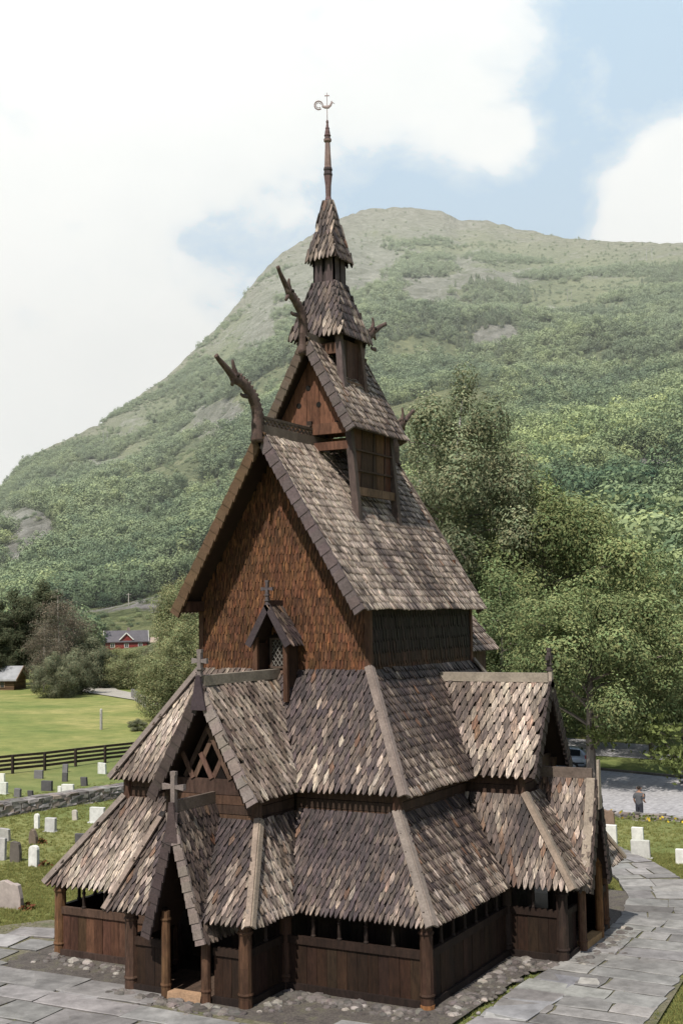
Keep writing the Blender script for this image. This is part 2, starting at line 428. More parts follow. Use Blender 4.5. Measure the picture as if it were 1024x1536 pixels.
class TS:
    el, er, hl, hr = -8.52, -4.36, -7.72, -5.16; o0, o1 = 6.88, 5.45; zt = 3.9; pc = -YS - .02; inn, in2 = EX, W2; cfp = staticmethod(shing_col(.55, .15, .10, .15, 37)); bc = ((.06, .045, .04), (.045, .034, .033))
    def __call__(s, a, b, c): return (b, -a, c)
tw = TW(); ts = TS()
porch_roof(tw, cfA2, (cfB, shing_col(.62, .14, .08, .3, 40)), .78, 4.15, 1.50, 2.03)
sro, spr = porch_roof(ts, shing_col(.6, .15, .04, .2, 44), (cfB, cfD), .84, 4.2, 1.62, 6.92)
mb = MB(); mb.beam((6.80, YS - .87, 1.62), (6.80, YS - .04, 4.26), .22, .05, (.30, .25, .205), up=(0, -.95, .3)); mb.build('verge_board', M_BOARD, spr)
cross('cross', church, (-.05, -2.0, 4.1), .90, .58, .11, (1, 0, 0), M_BOARD, (.17, .14, .13), False)
# flat plank finial and dark crook at the foot of the cross
mb = MB(); mb.beam((-.05, -2.09, 3.55), (-.05, -2.09, 4.42), .34, .05, (.07, .05, .05), up=(0, 1, 0), w1=.12, h1=.06); mb.build('finial_board', M_BOARD, church)
mb = MB(); mb.beam((6.99, YS, 3.5), (6.99, YS, 4.72), .26, .06, (.30, .25, .21), up=(1, 0, 0), w1=.12, h1=.06); mb.build('finial_board', M_BOARD, church)

# ---- tier 2 walls (low plank strip between the roofs) ---------------------
ZW = 4.62
hb = [(.07, .04, .028), (.05, .03, .022)]
for a, b, o in (((-W2, 1.23), (-1.3, 1.23), (0, -1)), ((1.2, 1.23), (W2, 1.23), (0, -1)), ((W2, 1.23), (W2, 5.2), (1, 0)), ((W2, 7.7), (W2, ye2), (1, 0)), ((-W2, ye2), (-W2, 1.23), (-1, 0)), ((W2, ye2), (-W2, ye2), (0, 1))):
    mb = MB(); hboards(mb, a, b, [3.6, 3.95, 4.16, ZW], o, hb); aw = mb.build('aisle_wall', M_TIMB, church)
for x, y in ((W2 - .02, 1.25), (-W2 + .02, 1.25), (W2 - .02, ye2 - .02)):
    mb = MB(); mb.lathe(x, y, [(3.5, .13), (4.6, .12)], 8, (.075, .04, .028)); mb.build('corner_post', M_TIMB, aw)

# ---- west dormer (upper porch gable) and south dormer ---------------------
def dormer(T, c0, hw_, ze, zr, f0, wall, wallh, valley, ridge_in, cfs, bcol, lat):
    Tn = lambda a, b, c: V(T(a, b, c))
    g = MB()
    roof(g, [Tn(c0 + hw_, f0, ze), Tn(c0 + hw_, valley, ze), Tn(c0, ridge_in, zr), Tn(c0, f0, zr)], .215, .26, cfs[0], th=.042, tip=.44)
    roof(g, [Tn(c0 - hw_, valley, ze), Tn(c0 - hw_, f0, ze), Tn(c0, f0, zr), Tn(c0, ridge_in, zr)], .215, .26, cfs[1], th=.042, tip=.44)
    ro = g.build('dormer_roof', M_SHING, church)
    outv = (Tn(0, 1, 0) - Tn(0, 0, 0)).normalized()
    for s in (1, -1):
        mb = MB(); barge(mb, Tn(c0 + s * (hw_ + .03), f0, ze - .05), Tn(c0, f0, zr + .10), outv, .24, .07, bcol[0 if s > 0 else 1], 18); mb.build('barge_board', M_BOARD, ro)
    mb = MB(); mb.beam(Tn(c0, f0 - .02, zr + .16), Tn(c0, ridge_in - .12, zr + .16), .16, .24, (.28, .24, .20)); mb.build('ridge_board', M_BOARD, ro)
    # gable wall: level boards below, crossed laths above
    mb = MB()
    sl = (zr - ze) / hw_
    hboards(mb, T(c0 - wallh, wall, 0)[:2], T(c0 + wallh, wall, 0)[:2], [3.55, 3.95, 4.16, 4.38, 4.74], tuple(outv)[:2], [(.09, .05, .034), (.055, .034, .026)], .06)
    for s in (-1, 1):
        A = (T(c0 + s * wallh, wall, 0)[:2], T(c0 + s * wallh, wall - 1.7, 0)[:2])
        o_ = (Tn(s, 0, 0) - Tn(0, 0, 0)).normalized()
        hboards(mb, A[0], A[1], [3.5, 3.9, 4.14, 4.6], tuple(o_)[:2], hb, .05)
    gw = mb.build('gable_wall', M_TIMB, church)
    mb = MB()                                  # near-black sheet painted as the unlit loft behind the gable
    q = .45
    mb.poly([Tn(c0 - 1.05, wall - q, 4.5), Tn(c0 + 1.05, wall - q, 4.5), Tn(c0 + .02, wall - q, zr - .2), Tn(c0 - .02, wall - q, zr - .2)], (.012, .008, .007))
    mb.build('loft_shade', M_TIMB, gw)
    if lat:
        mb = MB()
        for s in (-1, 1):
            for k in (-.52, .0, .52):
                b0 = c0 + k; x1 = b0 + s * .62; z0 = 4.74; z1 = 4.74 + 1.16
                lim = (zr - .35 - z0)
                mb.beam(Tn(b0 - s * 0.0, wall - .03 * s, z0), Tn(x1, wall - .03 * s, z1) if abs(x1 - c0) < .55 else Tn(b0 + s * .31, wall - .03 * s, z0 + .58), .035, .115, vary((.11, .065, .05)), up=outv.cross(V((0, 0, 1))) if False else (0, 0, 1))
        for s in (-1, 1):
            mb.beam(Tn(c0 + s * .82, wall - .08, 4.74), Tn(c0 + s * .12, wall - .08, 4.74 + 1.25), .035, .115, vary((.08, .05, .04)))
        mb.build('lattice', M_TIMB, gw)
    for s in (-1, 1):
        mb = MB(); p = T(c0 + s * (wallh + .02), wall - .02, 0); mb.lathe(p[0], p[1], [(3.3, .14), (3.8, .12), (4.3, .12), (4.5, .16), (4.62, .18)], 8, (.07, .04, .028)); mb.build('gable_post', M_TIMB, gw)
    return ro
T_W = lambda a, b, c: (a, -b, c)
T_S = lambda a, b, c: (b, a, c)
s2 = (Z2T - ZE2) / (W2 + E2 - W3)
dormer(T_W, -.10, 1.45, 4.37, 6.86, .86, .42, 1.18, -.99, -2.55, (shing_col(.72, .10, .02, .1, 50), cfM), ((.25, .205, .19), (.06, .045, .042)), True)
dormer(T_S, YS, 1.43, 4.39, 6.62, 5.76, 5.35, 1.14, W2 + E2, W2 + E2 - (6.62 - ZE2) / s2 - .08, (cfB, shing_col(.56, .10, .02, .0, 53)), ((.045, .034, .033), (.045, .034, .033)), False)
mb = MB(); mb.beam((-.10, -.97, 6.35), (-.10, -.97, 7.15), .42, .06, PURP, up=(0, 1, 0), w1=.1); mb.build('finial_board', M_BOARD, church)
cross('cross', church, (-.10, -.90, 7.0), .66, .42, .10, (1, 0, 0), M_BOARD, (.16, .135, .13), True)
mb = MB(); mb.beam((5.80, YS, 6.4), (5.80, YS, 7.0), .20, .09, (.28, .235, .2), up=(1, 0, 0), w1=.1); mb.build('finial_board', M_BOARD, church)
cross('cross', church, (5.77, YS, 6.85), .62, .36, .10, (0, 1, 0), M_BOARD, (.07, .055, .055), True)

# ---- tier 2: aisle roof -----------------------------------------------------
g = MB(); A2 = W2 + E2; yw = 1.23 - E2; y3 = 2.63; yE2 = ye2 + E2
sk = lambda p: False
roof(g, [(-A2, yw, ZE2), (-1.52, yw, ZE2), (-.1, 2.5, 6.88), (-.1, y3, Z2T), (-W3, y3, Z2T)], .16, .26, cfC)
roof(g, [(1.34, yw, ZE2), (A2, yw, ZE2), (W3, y3, Z2T), (-.1, y3, Z2T), (-.1, 2.5, 6.88)], .145, .24, cfA)
roof(g, [(A2, yw, ZE2), (A2, YS - 1.4, ZE2), (2.75, YS, 6.62), (W3, YS, Z2T), (W3, y3, Z2T)], .128, .225, shing_col(.40, .17, .02, .35, 60, .6))
roof(g, [(A2, YS + 1.4, ZE2), (A2, yE2, ZE2), (W3, YN, Z2T), (W3, YS, Z2T), (2.75, YS, 6.62)], .2, .25, cfB)
roof(g, [(-A2, yE2, ZE2), (-A2, yw, ZE2), (-W3, y3, Z2T), (-W3, YN, Z2T)], .2, .25, cfB)
roof(g, [(A2, yE2, ZE2), (-A2, yE2, ZE2), (-W3, YN, Z2T), (W3, YN, Z2T)], .2, .25, cfB)
ar = g.build('aisle_roof', M_SHING, church)
nW2 = nrm([(-A2, yw, ZE2), (A2, yw, ZE2), (W3, y3, Z2T)]); nS2 = V((-nW2.y, 0, nW2.z)); nN2 = V((nW2.y, 0, nW2.z)); nE2 = V((0, -nW2.y, nW2.z))
for a, b, d in (((A2 + .03, yw - .03, ZE2 - .06), (W3 - .03, y3 + .03, Z2T + .06), (nW2, nS2)), ((-A2 - .03, yw - .03, ZE2 - .05), (-W3, y3, Z2T), (nW2, nN2)), ((A2, yE2, ZE2), (W3, YN, Z2T), (nE2, nS2))):
    mb = MB(); hipboard(mb, a, b, .135, .05, (.19, .158, .138), .115, d); mb.build('hip_board', M_BOARD, ar)

# ---- raised nave: shingled walls, gable, little window ---------------------
def wallshing(mb, poly, out, col, w=.135, e=.27, cfx=None, skip=None):
    P = [V(p) for p in poly]; n = V(out); u = V((0, 0, 1)).cross(n).normalized(); v = V((0, 0, 1))
    o = P[0]; q = [((p - o).dot(u), (p - o).dot(v)) for p in P]
    mb.poly([p - n * .002 for p in P], (.02, .012, .009))
    v0 = min(t[1] for t in q); v1 = max(t[1] for t in q); u0 = min(t[0] for t in q); u1 = max(t[0] for t in q)
    for r in range(int((v1 - v0) / e) + 2):
        yb0 = v0 - .05 + r * e; off = (r % 2) * w * .5
        for c in range(-1, int((u1 - u0) / w) + 2):
            uc = u0 + (c + .5) * w + off + random.uniform(-.008, .008); yb = yb0 + random.uniform(-.02, .02)
            if not inside((uc, max(yb + e * .5, v0 + .01)), q): continue
            pc = o + u * uc + v * (yb + e * .5)
            if skip and skip(pc): continue
            ww = w * random.uniform(.84, .95); L = e * 1.5; th = .02 * random.uniform(.8, 1.3)
            pts = [(-ww / 2, yb + L), (-ww / 2, yb + .09), (-ww * .2, yb), (ww * .2, yb), (ww / 2, yb + .09), (ww / 2, yb + L)]
            rol = random.uniform(-.16, .16)
            up_ = []; dn = []
            for x, y in pts:
                t = (y - yb) / L; b = o + u * (uc + x) + v * y + n * (.024 * (1 - t) + .003 + x * rol * (1 - t))
                dn.append(b); up_.append(b + n * th)
            base = len(mb.v); k = 6; mb.v += [tuple(t) for t in up_] + [tuple(t) for t in dn]
            sd_ = random.uniform(0, 500)
            for i, (x, y) in enumerate(pts): mb.uv[base + i] = mb.uv[base + k + i] = (x + sd_, y - yb + sd_ * .37, sd_)
            cc = vary(cfx(pc) if cfx else col, .3, .08)
            mb.f.append(tuple(reversed(range(base, base + k)))); mb.c.append(cc); sd = tuple(x * .5 for x in cc)
            for i in range(k - 1): mb.f.append((base + i, base + i + 1, base + k + i + 1, base + k + i)); mb.c.append(sd)
ZN, ZR = 8.72, 12.86
mb = MB()
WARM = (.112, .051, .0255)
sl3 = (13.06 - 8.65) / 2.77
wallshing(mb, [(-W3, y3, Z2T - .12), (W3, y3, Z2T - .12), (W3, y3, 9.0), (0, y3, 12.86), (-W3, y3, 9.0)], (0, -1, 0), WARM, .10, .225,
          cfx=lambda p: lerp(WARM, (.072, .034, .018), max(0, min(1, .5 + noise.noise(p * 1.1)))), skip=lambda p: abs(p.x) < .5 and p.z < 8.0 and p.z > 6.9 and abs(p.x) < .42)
wallshing(mb, [(W3, y3, Z2T - .12), (W3, YN, Z2T - .12), (W3, YN, 8.95), (W3, y3, 8.95)], (1, 0, 0), TAR, .16, .30, cfx=lambda p: lerp((.055, .026, .015), (.016, .0105, .0095), max(0, min(1, (p.z - 6.95) / .75 + .4 * noise.noise(p * 2)))))  # darker upward: tar, and the eave's shadow painted into the colour
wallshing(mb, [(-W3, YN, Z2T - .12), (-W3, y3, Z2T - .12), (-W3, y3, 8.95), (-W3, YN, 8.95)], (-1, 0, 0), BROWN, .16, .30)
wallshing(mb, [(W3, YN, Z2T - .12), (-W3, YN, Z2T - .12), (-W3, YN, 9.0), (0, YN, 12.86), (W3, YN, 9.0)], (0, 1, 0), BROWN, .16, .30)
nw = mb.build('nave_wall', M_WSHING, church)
for x, y in ((W3, y3), (-W3, y3), (W3, YN)):
    mb = MB(); mb.beam((x, y, Z2T - .1), (x, y, 8.9), .14, .14, (.085, .042, .026)); mb.build('corner_board', M_TIMB, nw)
for s in (-1, 1):
    mb = MB(); mb.beam((s * (W3 + .02), 1.86, 8.76), (s * (W3 + .02), YN + .6, 8.76), .24, .26, (.07, .036, .026)); mb.build('wall_plate', M_TIMB, nw)
# window with its own little hood
wx, wy = .02, 2.0
win = MB()
win.box(-.27, .25, 2.54, 2.60, 7.20, 7.90, (.03, .022, .02)); 
wo = win.build('window', M_TIMB, church)
mb = MB()
for x in (-.27, .25): mb.beam((x, 2.53, 7.16), (x, 2.53, 7.92), .06, .06, (.07, .05, .04))
for z in (7.18, 7.90): mb.beam((-.24, 2.53, z), (.22, 2.53, z), .055, .055, (.07, .05, .04))
mb.build('frame', M_TIMB, wo)
mb = MB()
for k in range(-3, 6):
    for s in (-1, 1):
        x0 = -.24 + k * .115 if s > 0 else .22 - k * .115
        pts = []
        for t in np.linspace(0, 1, 15):
            x = x0 + s * .46 * t; z = 7.21 + .66 * t
            if -.24 <= x <= .22: pts.append((x, 2.505 + .004 * s, z))
        if len(pts) > 1: mb.beam(pts[0], pts[-1], .018, .012, (.20, .19, .175))
mb.build('lead_lattice', M_METAL, wo)
mb = MB(); hood = shing_col(.34, .2, .03, 0, 70, .8)
roof(mb, [(wx + .60, wy - .1, 7.80), (wx + .60, 2.60, 7.80), (wx, 2.60, 8.72), (wx, wy - .1, 8.72)], .16, .2, hood, th=.02)
roof(mb, [(wx - .60, 2.60, 7.80), (wx - .60, wy - .1, 7.80), (wx, wy - .1, 8.72), (wx, 2.60, 8.72)], .16, .2, hood, th=.02)
ho = mb.build('window_hood', M_SHING, church)
for s in (1, -1):
    mb = MB(); barge(mb, (wx + s * .62, wy - .1, 7.76), (wx, wy - .1, 8.80), (0, -1, 0), .13, .05, (.055, .042, .048), 1); mb.build('barge_board', M_BOARD, ho)
mb = MB(); mb.beam((wx, wy - .08, 8.82), (wx, 2.58, 8.82), .07, .12, (.06, .035, .033)); mb.build('ridge_board', M_BOARD, ho)
for s in (-1, 1):
    mb = MB(); x = wx + s * .44
    mb.beam((x, 2.02, 6.35), (x, 2.02, 7.95), .10, .12, (.085, .042, .026)); mb.beam((x, 2.07, 7.25), (x, 2.58, 7.25), .05, 1.1, (.045, .025, .018)); mb.build('post', M_TIMB, ho)
cross('cross', church, (wx, wy - .12, 8.76), .56, .34, .075, (1, 0, 0), M_BOARD, (.085, .07, .075), True)

# ---- main roof --------------------------------------------------------------
RX = -.04; ew, ez, rz, yo, yE = 2.77, 8.64, 13.06, 1.77, 9.45
_ms = shing_col(.80, .17, .015, -.12, 80, .5); _me = shing_col(.64, .18, .02, -.05, 83, .5)
def mainS(p, h, u=0.):
    # a darker stripe runs down the slope below the turret's west corner
    k = math.exp(-((p[1] - 4.6) / .42) ** 2) * (1 if h < .62 else 0)
    c = (_ms if p[1] < 5.0 + random.gauss(0, .4) else _me)(p, h, u)  # shingles east of the turret coloured darker, standing in for its cast shadow
    return lerp(c, vary(PURP, .2), .75 * k * random.uniform(.6, 1))
g = MB()
roof(g, [(ew, yo, ez), (ew, yE, ez), (RX, yE, rz), (RX, yo, rz)], .12, .21, mainS, th=.034)
roof(g, [(-ew, yE, ez), (-ew, yo, ez), (RX, yo, rz), (RX, yE, rz)], .15, .22, cfM, th=.034)
mr = g.build('nave_roof', M_SHING, church)
for s in (1, -1):
    mb = MB(); barge(mb, (s * (ew + .02), yo, ez - .04), (RX, yo, rz + .12), (0, -1, 0), .24, .09, (.115, .09, .092) if s > 0 else (.105, .066, .04), 28); mb.build('barge_board', M_BOARD, mr)
    mb = MB(); barge(mb, (s * (ew + .02), yE, ez - .04), (RX, yE, rz + .12), (0, 1, 0), .26, .08, MID, 12); mb.build('barge_board', M_BOARD, mr)
mb = MB(); mb.beam((RX, yo, rz + .13), (RX, yE, rz + .13), .13, .26, (.16, .125, .11)); mb.build('ridge_board', M_BOARD, mr)
def crest(y0, y1, z, par):
    mb = MB(); n = max(4, int((y1 - y0) / .2))
    for i in range(n):
        a = y0 + (y1 - y0) * i / n; b = y0 + (y1 - y0) * (i + 1) / n
        mb.beam((RX, a, z), (RX, b, z + .17), .045, .045, vary((.12, .09, .08))); mb.beam((RX + .01, b, z), (RX + .01, a, z + .17), .045, .045, vary((.12, .09, .08)))
    mb.beam((RX, y0, z + .19), (RX, y1, z + .19), .07, .06, (.11, .085, .075))
    mb.build('ridge_crest', M_BOARD, par)
crest(1.75, 4.35, rz + .27, mr); crest(6.95, yE, rz + .27, mr)

# ---- dragon heads -----------------------------------------------------------
DC = (.095, .064, .056)
def dragon(neck, snout, ear, jaw, fin, sc_=1.0):
    mb = MB(); x = RX
    P = [V((x, a, b)) for a, b in neck]
    r = np.linspace(.26, .13, len(P)) * sc_
    # resample for a smooth S-shaped neck
    def smooth(P, r, k=4):
        out = []; rr = []
        for i in range(len(P) - 1):
            p0 = P[max(i - 1, 0)]; p1 = P[i]; p2 = P[i + 1]; p3 = P[min(i + 2, len(P) - 1)]
            for j in range(k):
                t = j / k
                out.append(.5 * ((2 * p1) + (p2 - p0) * t + (2 * p0 - 5 * p1 + 4 * p2 - p3) * t * t + (-p0 + 3 * p1 - 3 * p2 + p3) * t ** 3)); rr.append(r[i] + (r[i + 1] - r[i]) * t)
        out.append(P[-1]); rr.append(r[-1]); return out, rr
    a, b = smooth(P, list(r)); b = [q * (1 + .05 * math.sin(i * 1.9)) for i, q in enumerate(b)]
    mb.tube(a, b, 8, lambda i: vary(DC, .3), flat=.5)
    # carved mane: a row of low scales along the back of the neck, and a brow over the eye
    for i in range(2, len(a) - 1):
        d = (a[i + 1] - a[i - 1]).normalized() if i + 1 < len(a) else (a[i] - a[i - 1]).normalized(); w = V((0, -d.z, d.y)); w = w if w.y * (neck[-1][0] - neck[0][0]) < 0 else -w
        mb.beam(a[i] + w * b[i] * .8, a[i] + w * b[i] * 1.3 - d * .05, .07, .10, vary((.10, .07, .06), .25), up=d, w1=.04, h1=.05)
    hd = P[-1]; mb.tube([hd + (P[-2] - hd) * .5, hd, hd + (V((x, *snout[1])) - hd) * .8], [.11 * sc_, .155 * sc_, .10 * sc_], 8, vary(DC), flat=.62)
    for q in (-1, 1): mb.tube([hd + V((q * .09, .02, .07)), hd + V((q * .12, -.01, .07))], [.05, .03], 6, (.02, .015, .013))
    S = [V((x, p, q)) for p, q in snout]; a, b = smooth(S, list(np.linspace(.12, .055, len(S)) * sc_), 3); b[-1] *= 1.35; b[-2] *= 1.15
    mb.tube(a, b, 7, lambda i: vary(DC, .25), flat=.75)
    E_ = [V((x, p, q)) for p, q in ear]; a, b = smooth(E_, list(np.linspace(.10, .036, len(E_)) * sc_), 3); mb.tube(a, b, 6, vary(DC), flat=.7)
    J = V((x, *jaw)); H_ = P[-1]; mb.tube([H_ + (P[-2] - H_) * .15, (H_ + J) / 2 + V((0, -.02, 0)), J], [.085 * sc_, .07 * sc_, .045 * sc_], 7, vary(DC), flat=.75)
    F = V((x, *fin)); mb.tube([F + V((0, .28, .02)), F + V((0, .06, 0)), F + V((0, -.03, .03))], [.07, .055, .04], 5, vary(DC), flat=.6)
    return mb.build('dragon_head', M_BOARD, church, True)
dragon([(1.60, 12.85), (1.60, 13.27), (1.57, 13.65), (1.32, 14.01), (.90, 14.25), (.55, 14.30)], [(.55, 14.30), (.33, 14.43), (.1, 14.55), (-.13, 14.66), (-.24, 14.74)], [(.68, 14.34), (.54, 14.56), (.47, 14.76)], (.44, 14.12), (.86, 13.93))
dragon([(3.98, 15.5), (3.97, 16.08), (3.87, 16.6), (3.52, 16.9), (3.25, 17.02)], [(3.25, 17.02), (3.01, 17.25), (2.81, 17.43), (2.66, 17.62)], [(3.3, 17.08), (3.22, 17.28), (3.24, 17.42)], (3.05, 16.8), (3.35, 16.5), .9)
dragon([(7.2, 15.5), (7.3, 16.2), (7.55, 16.6), (7.95, 16.78), (8.12, 16.95)], [(8.12, 16.95), (8.4, 17.06), (8.7, 17.22), (9.0, 17.34)], [(8.08, 17.0), (8.16, 17.2), (8.1, 17.36)], (8.28, 16.72), (8.0, 16.4), .9)
dragon([(9.5, 12.9), (9.5, 13.6), (9.6, 14.05), (9.85, 14.3), (10.1, 14.42)], [(10.1, 14.42), (10.35, 14.58), (10.65, 14.78), (10.9, 14.92)], [(10.0, 14.45), (10.1, 14.7), (10.05, 14.9)], (10.2, 14.2), (9.9, 13.9), .9)

# ---- ridge turret (lower stage) ------------------------------------------------
TY0, TY1 = 4.43, 6.83
t = MB(); tw_t, tw_b = 1.04, 1.30
for y in (TY0, TY1):
    for s in (-1, 1):
        pass
PURW = (.10, .068, .066)
tp = MB()
planks(tp, (tw_t + .10, TY0 + .1), (tw_t + .10, TY1 - .1), 11.75, 13.55, (1, 0), (.075, .034, .020), .42, .05, .35)
tp.beam((tw_t + .17, TY0, 11.78), (tw_t + .17, TY1, 11.78), .10, .22, (.14, .085, .055))
for z in (12.35, 12.9): tp.beam((tw_t + .135, TY0 + .1, z), (tw_t + .135, TY1 - .1, z), .06, .05, (.05, .028, .02))
for y in (4.9, 5.6, 6.3): tp.beam((tw_t + .11, y, 11.9), (tw_t + .11, y + .12, 13.5), .02, .04, (.03, .018, .014))
tu = tp.build('turret_wall', M_TIMB, church)
for y in (TY0, TY1):
    for s in (-1, 1):
        mb = MB(); mb.beam((s * tw_b, y, 10.85), (s * tw_t, y, 13.7), .20, .20, (.075, .055, .05) if s > 0 else (.05, .034, .028), up=(0, 1, 0), w1=.17, h1=.17)
        mb.build('corner_post', M_TIMB, tu)
mb = MB()   # beams across the open west and east ends
for y, zs in ((TY0 - .03, ((13.02, .22), (13.50, .30))), (TY1 + .03, ((12.9, .2), (13.45, .3)))):
    for z, h in zs: mb.beam((-tw_t - .05, y, z), (tw_t + .02, y, z), .12, h, vary((.12, .058, .036)))
mb.beam((-.14, TY0 - .09, 13.02), (-.14, TY0 - .09, 13.62), .15, .13, (.085, .055, .042), up=(0, 1, 0))
mb.beam((-.16, TY0 - .10, 13.66), (-.02, TY0 - .10, 13.66), .10, .14, (.03, .02, .016))
mb.build('tie_beam', M_TIMB, tu)
SL4 = (15.91 - 13.44) / 1.384
for y in (TY1 + .05, TY0 - .05):      # gable boards with three round holes
    gb = MB(); zz = 13.64
    for i in range(5):
        x0 = -1.0 + i * .4; x1 = x0 + .385
        h = lambda x: 15.62 - abs(x) * SL4 * .98
        if i < 1 or i > 3: pass
        c = vary((.125, .056, .034), .18)
        pts = [(x0, zz), (x1, zz)]
        top = [(x1, max(zz + .02, h(x1)))] + ([(0, h(0))] if x0 < 0 < x1 else []) + [(x0, max(zz + .02, h(x0)))]
        pl = pts + top
        A = [V((a, y, b)) for a, b in pl]; B_ = [p + V((0, .04, 0)) for p in A]
        gb.poly(A, c); gb.poly(list(reversed(B_)), c)
    gw = gb.build('turret_gable', M_TIMB, church)
for x, z in ((-.15, 14.66), (-.45, 14.2), (.17, 14.18), (.72, 13.62)):
    mb = MB(); mb.tube([(x, TY0 - .062, z), (x, TY0 - .054, z)], [.075, .075], 12, (.008, .006, .005)); mb.build('round_hole', M_TIMB, gw)
g = MB(); te, tz, tr, ta, tb = 1.40, 13.44, 15.90, 4.03, 7.22
cfT = shing_col(.56, .16, .03, -.1, 90)
roof(g, [(te, ta, tz), (te, tb, tz), (0, tb, tr), (0, ta, tr)], .125, .225, cfT)
roof(g, [(-te, tb, tz), (-te, ta, tz), (0, ta, tr), (0, tb, tr)], .125, .225, cfT)
trf = g.build('turret_roof', M_SHING, church)
for s in (1, -1):
    mb = MB(); barge(mb, (s * (te + .02), ta, tz - .04), (0, ta, tr + .12), (0, -1, 0), .21, .09, (.12, .095, .095) if s > 0 else (.10, .075, .058), 18); mb.build('barge_board', M_BOARD, trf)
    mb = MB(); barge(mb, (s * (te + .02), tb, tz - .04), (0, tb, tr + .12), (0, 1, 0), .24, .08, MID, 9); mb.build('barge_board', M_BOARD, trf)
mb = MB(); mb.beam((0, ta, tr + .1), (0, tb, tr + .1), .12, .24, (.15, .12, .105)); mb.build('ridge_board', M_BOARD, trf)

# ---- belfry stages and spire --------------------------------------------------
YC = 5.40
def square(mbx, h0, h1, z0, z1, cfx, w, e):
    for k in range(4):
        c, s_ = math.cos(k * math.pi / 2), math.sin(k * math.pi / 2)
        R = lambda x, y, z: (x * c - y * s_, YC + x * s_ + y * c, z)
        roof(mbx, [R(-h0, -h0, z0), R(h0, -h0, z0), R(h1, -h1, z1), R(-h1, -h1, z1)], w, e, cfx, deck=.05, th=.034)
mb = MB()
planks(mb, (.60, YC - .52), (.60, YC + .52), 14.78, 16.05, (1, 0), (.055, .03, .024), .3, .05, .3)
mb.beam((.66, YC - .6, 14.82), (.66, YC + .6, 14.82), .09, .17, (.16, .10, .07))
mb.build('belfry_wall', M_TIMB, church); mb = MB()
planks(mb, (-.60, YC + .52), (-.60, YC - .52), 15.4, 16.05, (-1, 0), (.055, .03, .024), .3, .05, .3)
be = mb.build('belfry_wall', M_TIMB, church)
for sx in (-1, 1):
    for sy in (-1, 1):
        mb = MB(); mb.beam((sx * .74, YC + sy * .64, 14.2), (sx * .58, YC + sy * .58, 16.2), .20, .18, (.12, .09, .088) if sy < 0 else (.10, .065, .055), up=(0, 1, 0), w1=.17, h1=.16); mb.build('corner_post', M_TIMB, be)
mb = MB()
for sy in (-1, 1): mb.beam((-.58, YC + sy * .6, 15.78), (.55, YC + sy * .6, 15.78), .10, .30, (.11, .06, .04))
mb.build('tie_beam', M_TIMB, be)
g = MB(); square(g, .82, .30, 16.12, 17.72, shing_col(.33, .18, .02, 0, 100, .9), .15, .26)
for k in range(4):
    c, s_ = math.cos(k * math.pi / 2), math.sin(k * math.pi / 2)
    R = lambda x, y, z: (x * c - y * s_, YC + x * s_ + y * c, z)
br = g.build('belfry_roof', M_SHING, church)
mb = MB()
for k in range(4):
    c, s_ = math.cos(k * math.pi / 2), math.sin(k * math.pi / 2)
    R = lambda x, y, z: V((x * c - y * s_, YC + x * s_ + y * c, z))
    h = .335
    for x0, x1 in ((-h, -.05), (.05, h)):
        A = [R(x0, -h, 17.45), R(x1, -h, 17.45), R(x1, -h, 18.5), R(x0, -h, 18.5)]; ii = (R(0, 1, 0) - R(0, 0, 0)) * .05
        mb.hull8(A, [p + ii for p in A], vary((.085, .062, .066), .2))
    A = [R(-.05, -h + .03, 17.45), R(.05, -h + .03, 17.45), R(.05, -h + .03, 18.05), R(-.05, -h + .03, 18.05)]
    mb.poly(A, (.06, .045, .045)); A = [R(-.05, -h + .045, 18.05), R(.05, -h + .045, 18.05), R(.05, -h + .045, 18.5), R(-.05, -h + .045, 18.5)]; mb.poly(A, (.005, .004, .004))
mb.build('lantern_wall', M_TIMB, church)
g = MB(); cfS = shing_col(.42, .2, .06, -.1, 110)
square(g, .47, .27, 18.40, 19.18, cfS, .13, .24); square(g, .27, .07, 19.18, 20.12, cfS, .12, .24)
g.build('spire_roof', M_SHING, church)
PC = (.13, .082, .085)
mb = MB(); k_ = [(20.02, .13), (20.10, .135), (20.18, .10), (20.28, .075), (20.6, .085), (20.88, .115), (20.92, .13), (20.98, .115), (21.02, .11), (21.06, .13), (21.12, .115), (21.16, .10), (21.5, .085), (21.86, .07), (21.89, .11), (21.95, .115), (21.99, .08), (22.03, .08), (22.06, .10), (22.10, .08), (22.18, .07), (22.24, .055), (22.27, .065), (22.32, .04), (22.42, .03), (22.46, .04), (22.52, .02)]
mb.lathe(0, YC, k_, 10, lambda i: vary((.20, .14, .13) if 21.1 < k_[i][0] < 21.9 else ((.06, .045, .048) if k_[i][1] > .1 else PC), .15)); mb.build('spire', M_BOARD, church)
mb = MB(); VC = (.30, .235, .235)
VD = V((.88, .475, 0))      # the vane stands across the wind
vp = lambda a, z: V((0, YC, 0)) + VD * a + V((0, 0, z))
mb.tube([(0, YC, 22.5), (0, YC, 23.32)], [.014, .010], 6, VC)
mb.beam(vp(-.07, 23.23), vp(.07, 23.23), .02, .03, VC)
vo = mb.build('weather_vane', M_METAL, church)
mb = MB()
tail = [vp(-.24 + .115 * math.cos(t) * (1 if t < 4 else .9), 22.95 + .125 * math.sin(t)) for t in np.linspace(-.3, 2 * math.pi - .9, 20)]
mb.tube(tail, [.022] * 20, 6, VC); mb.tube([vp(-.24 + .07 * math.cos(t), 22.95 + .075 * math.sin(t)) for t in np.linspace(.3, 5.6, 14)], [.013] * 14, 5, VC)
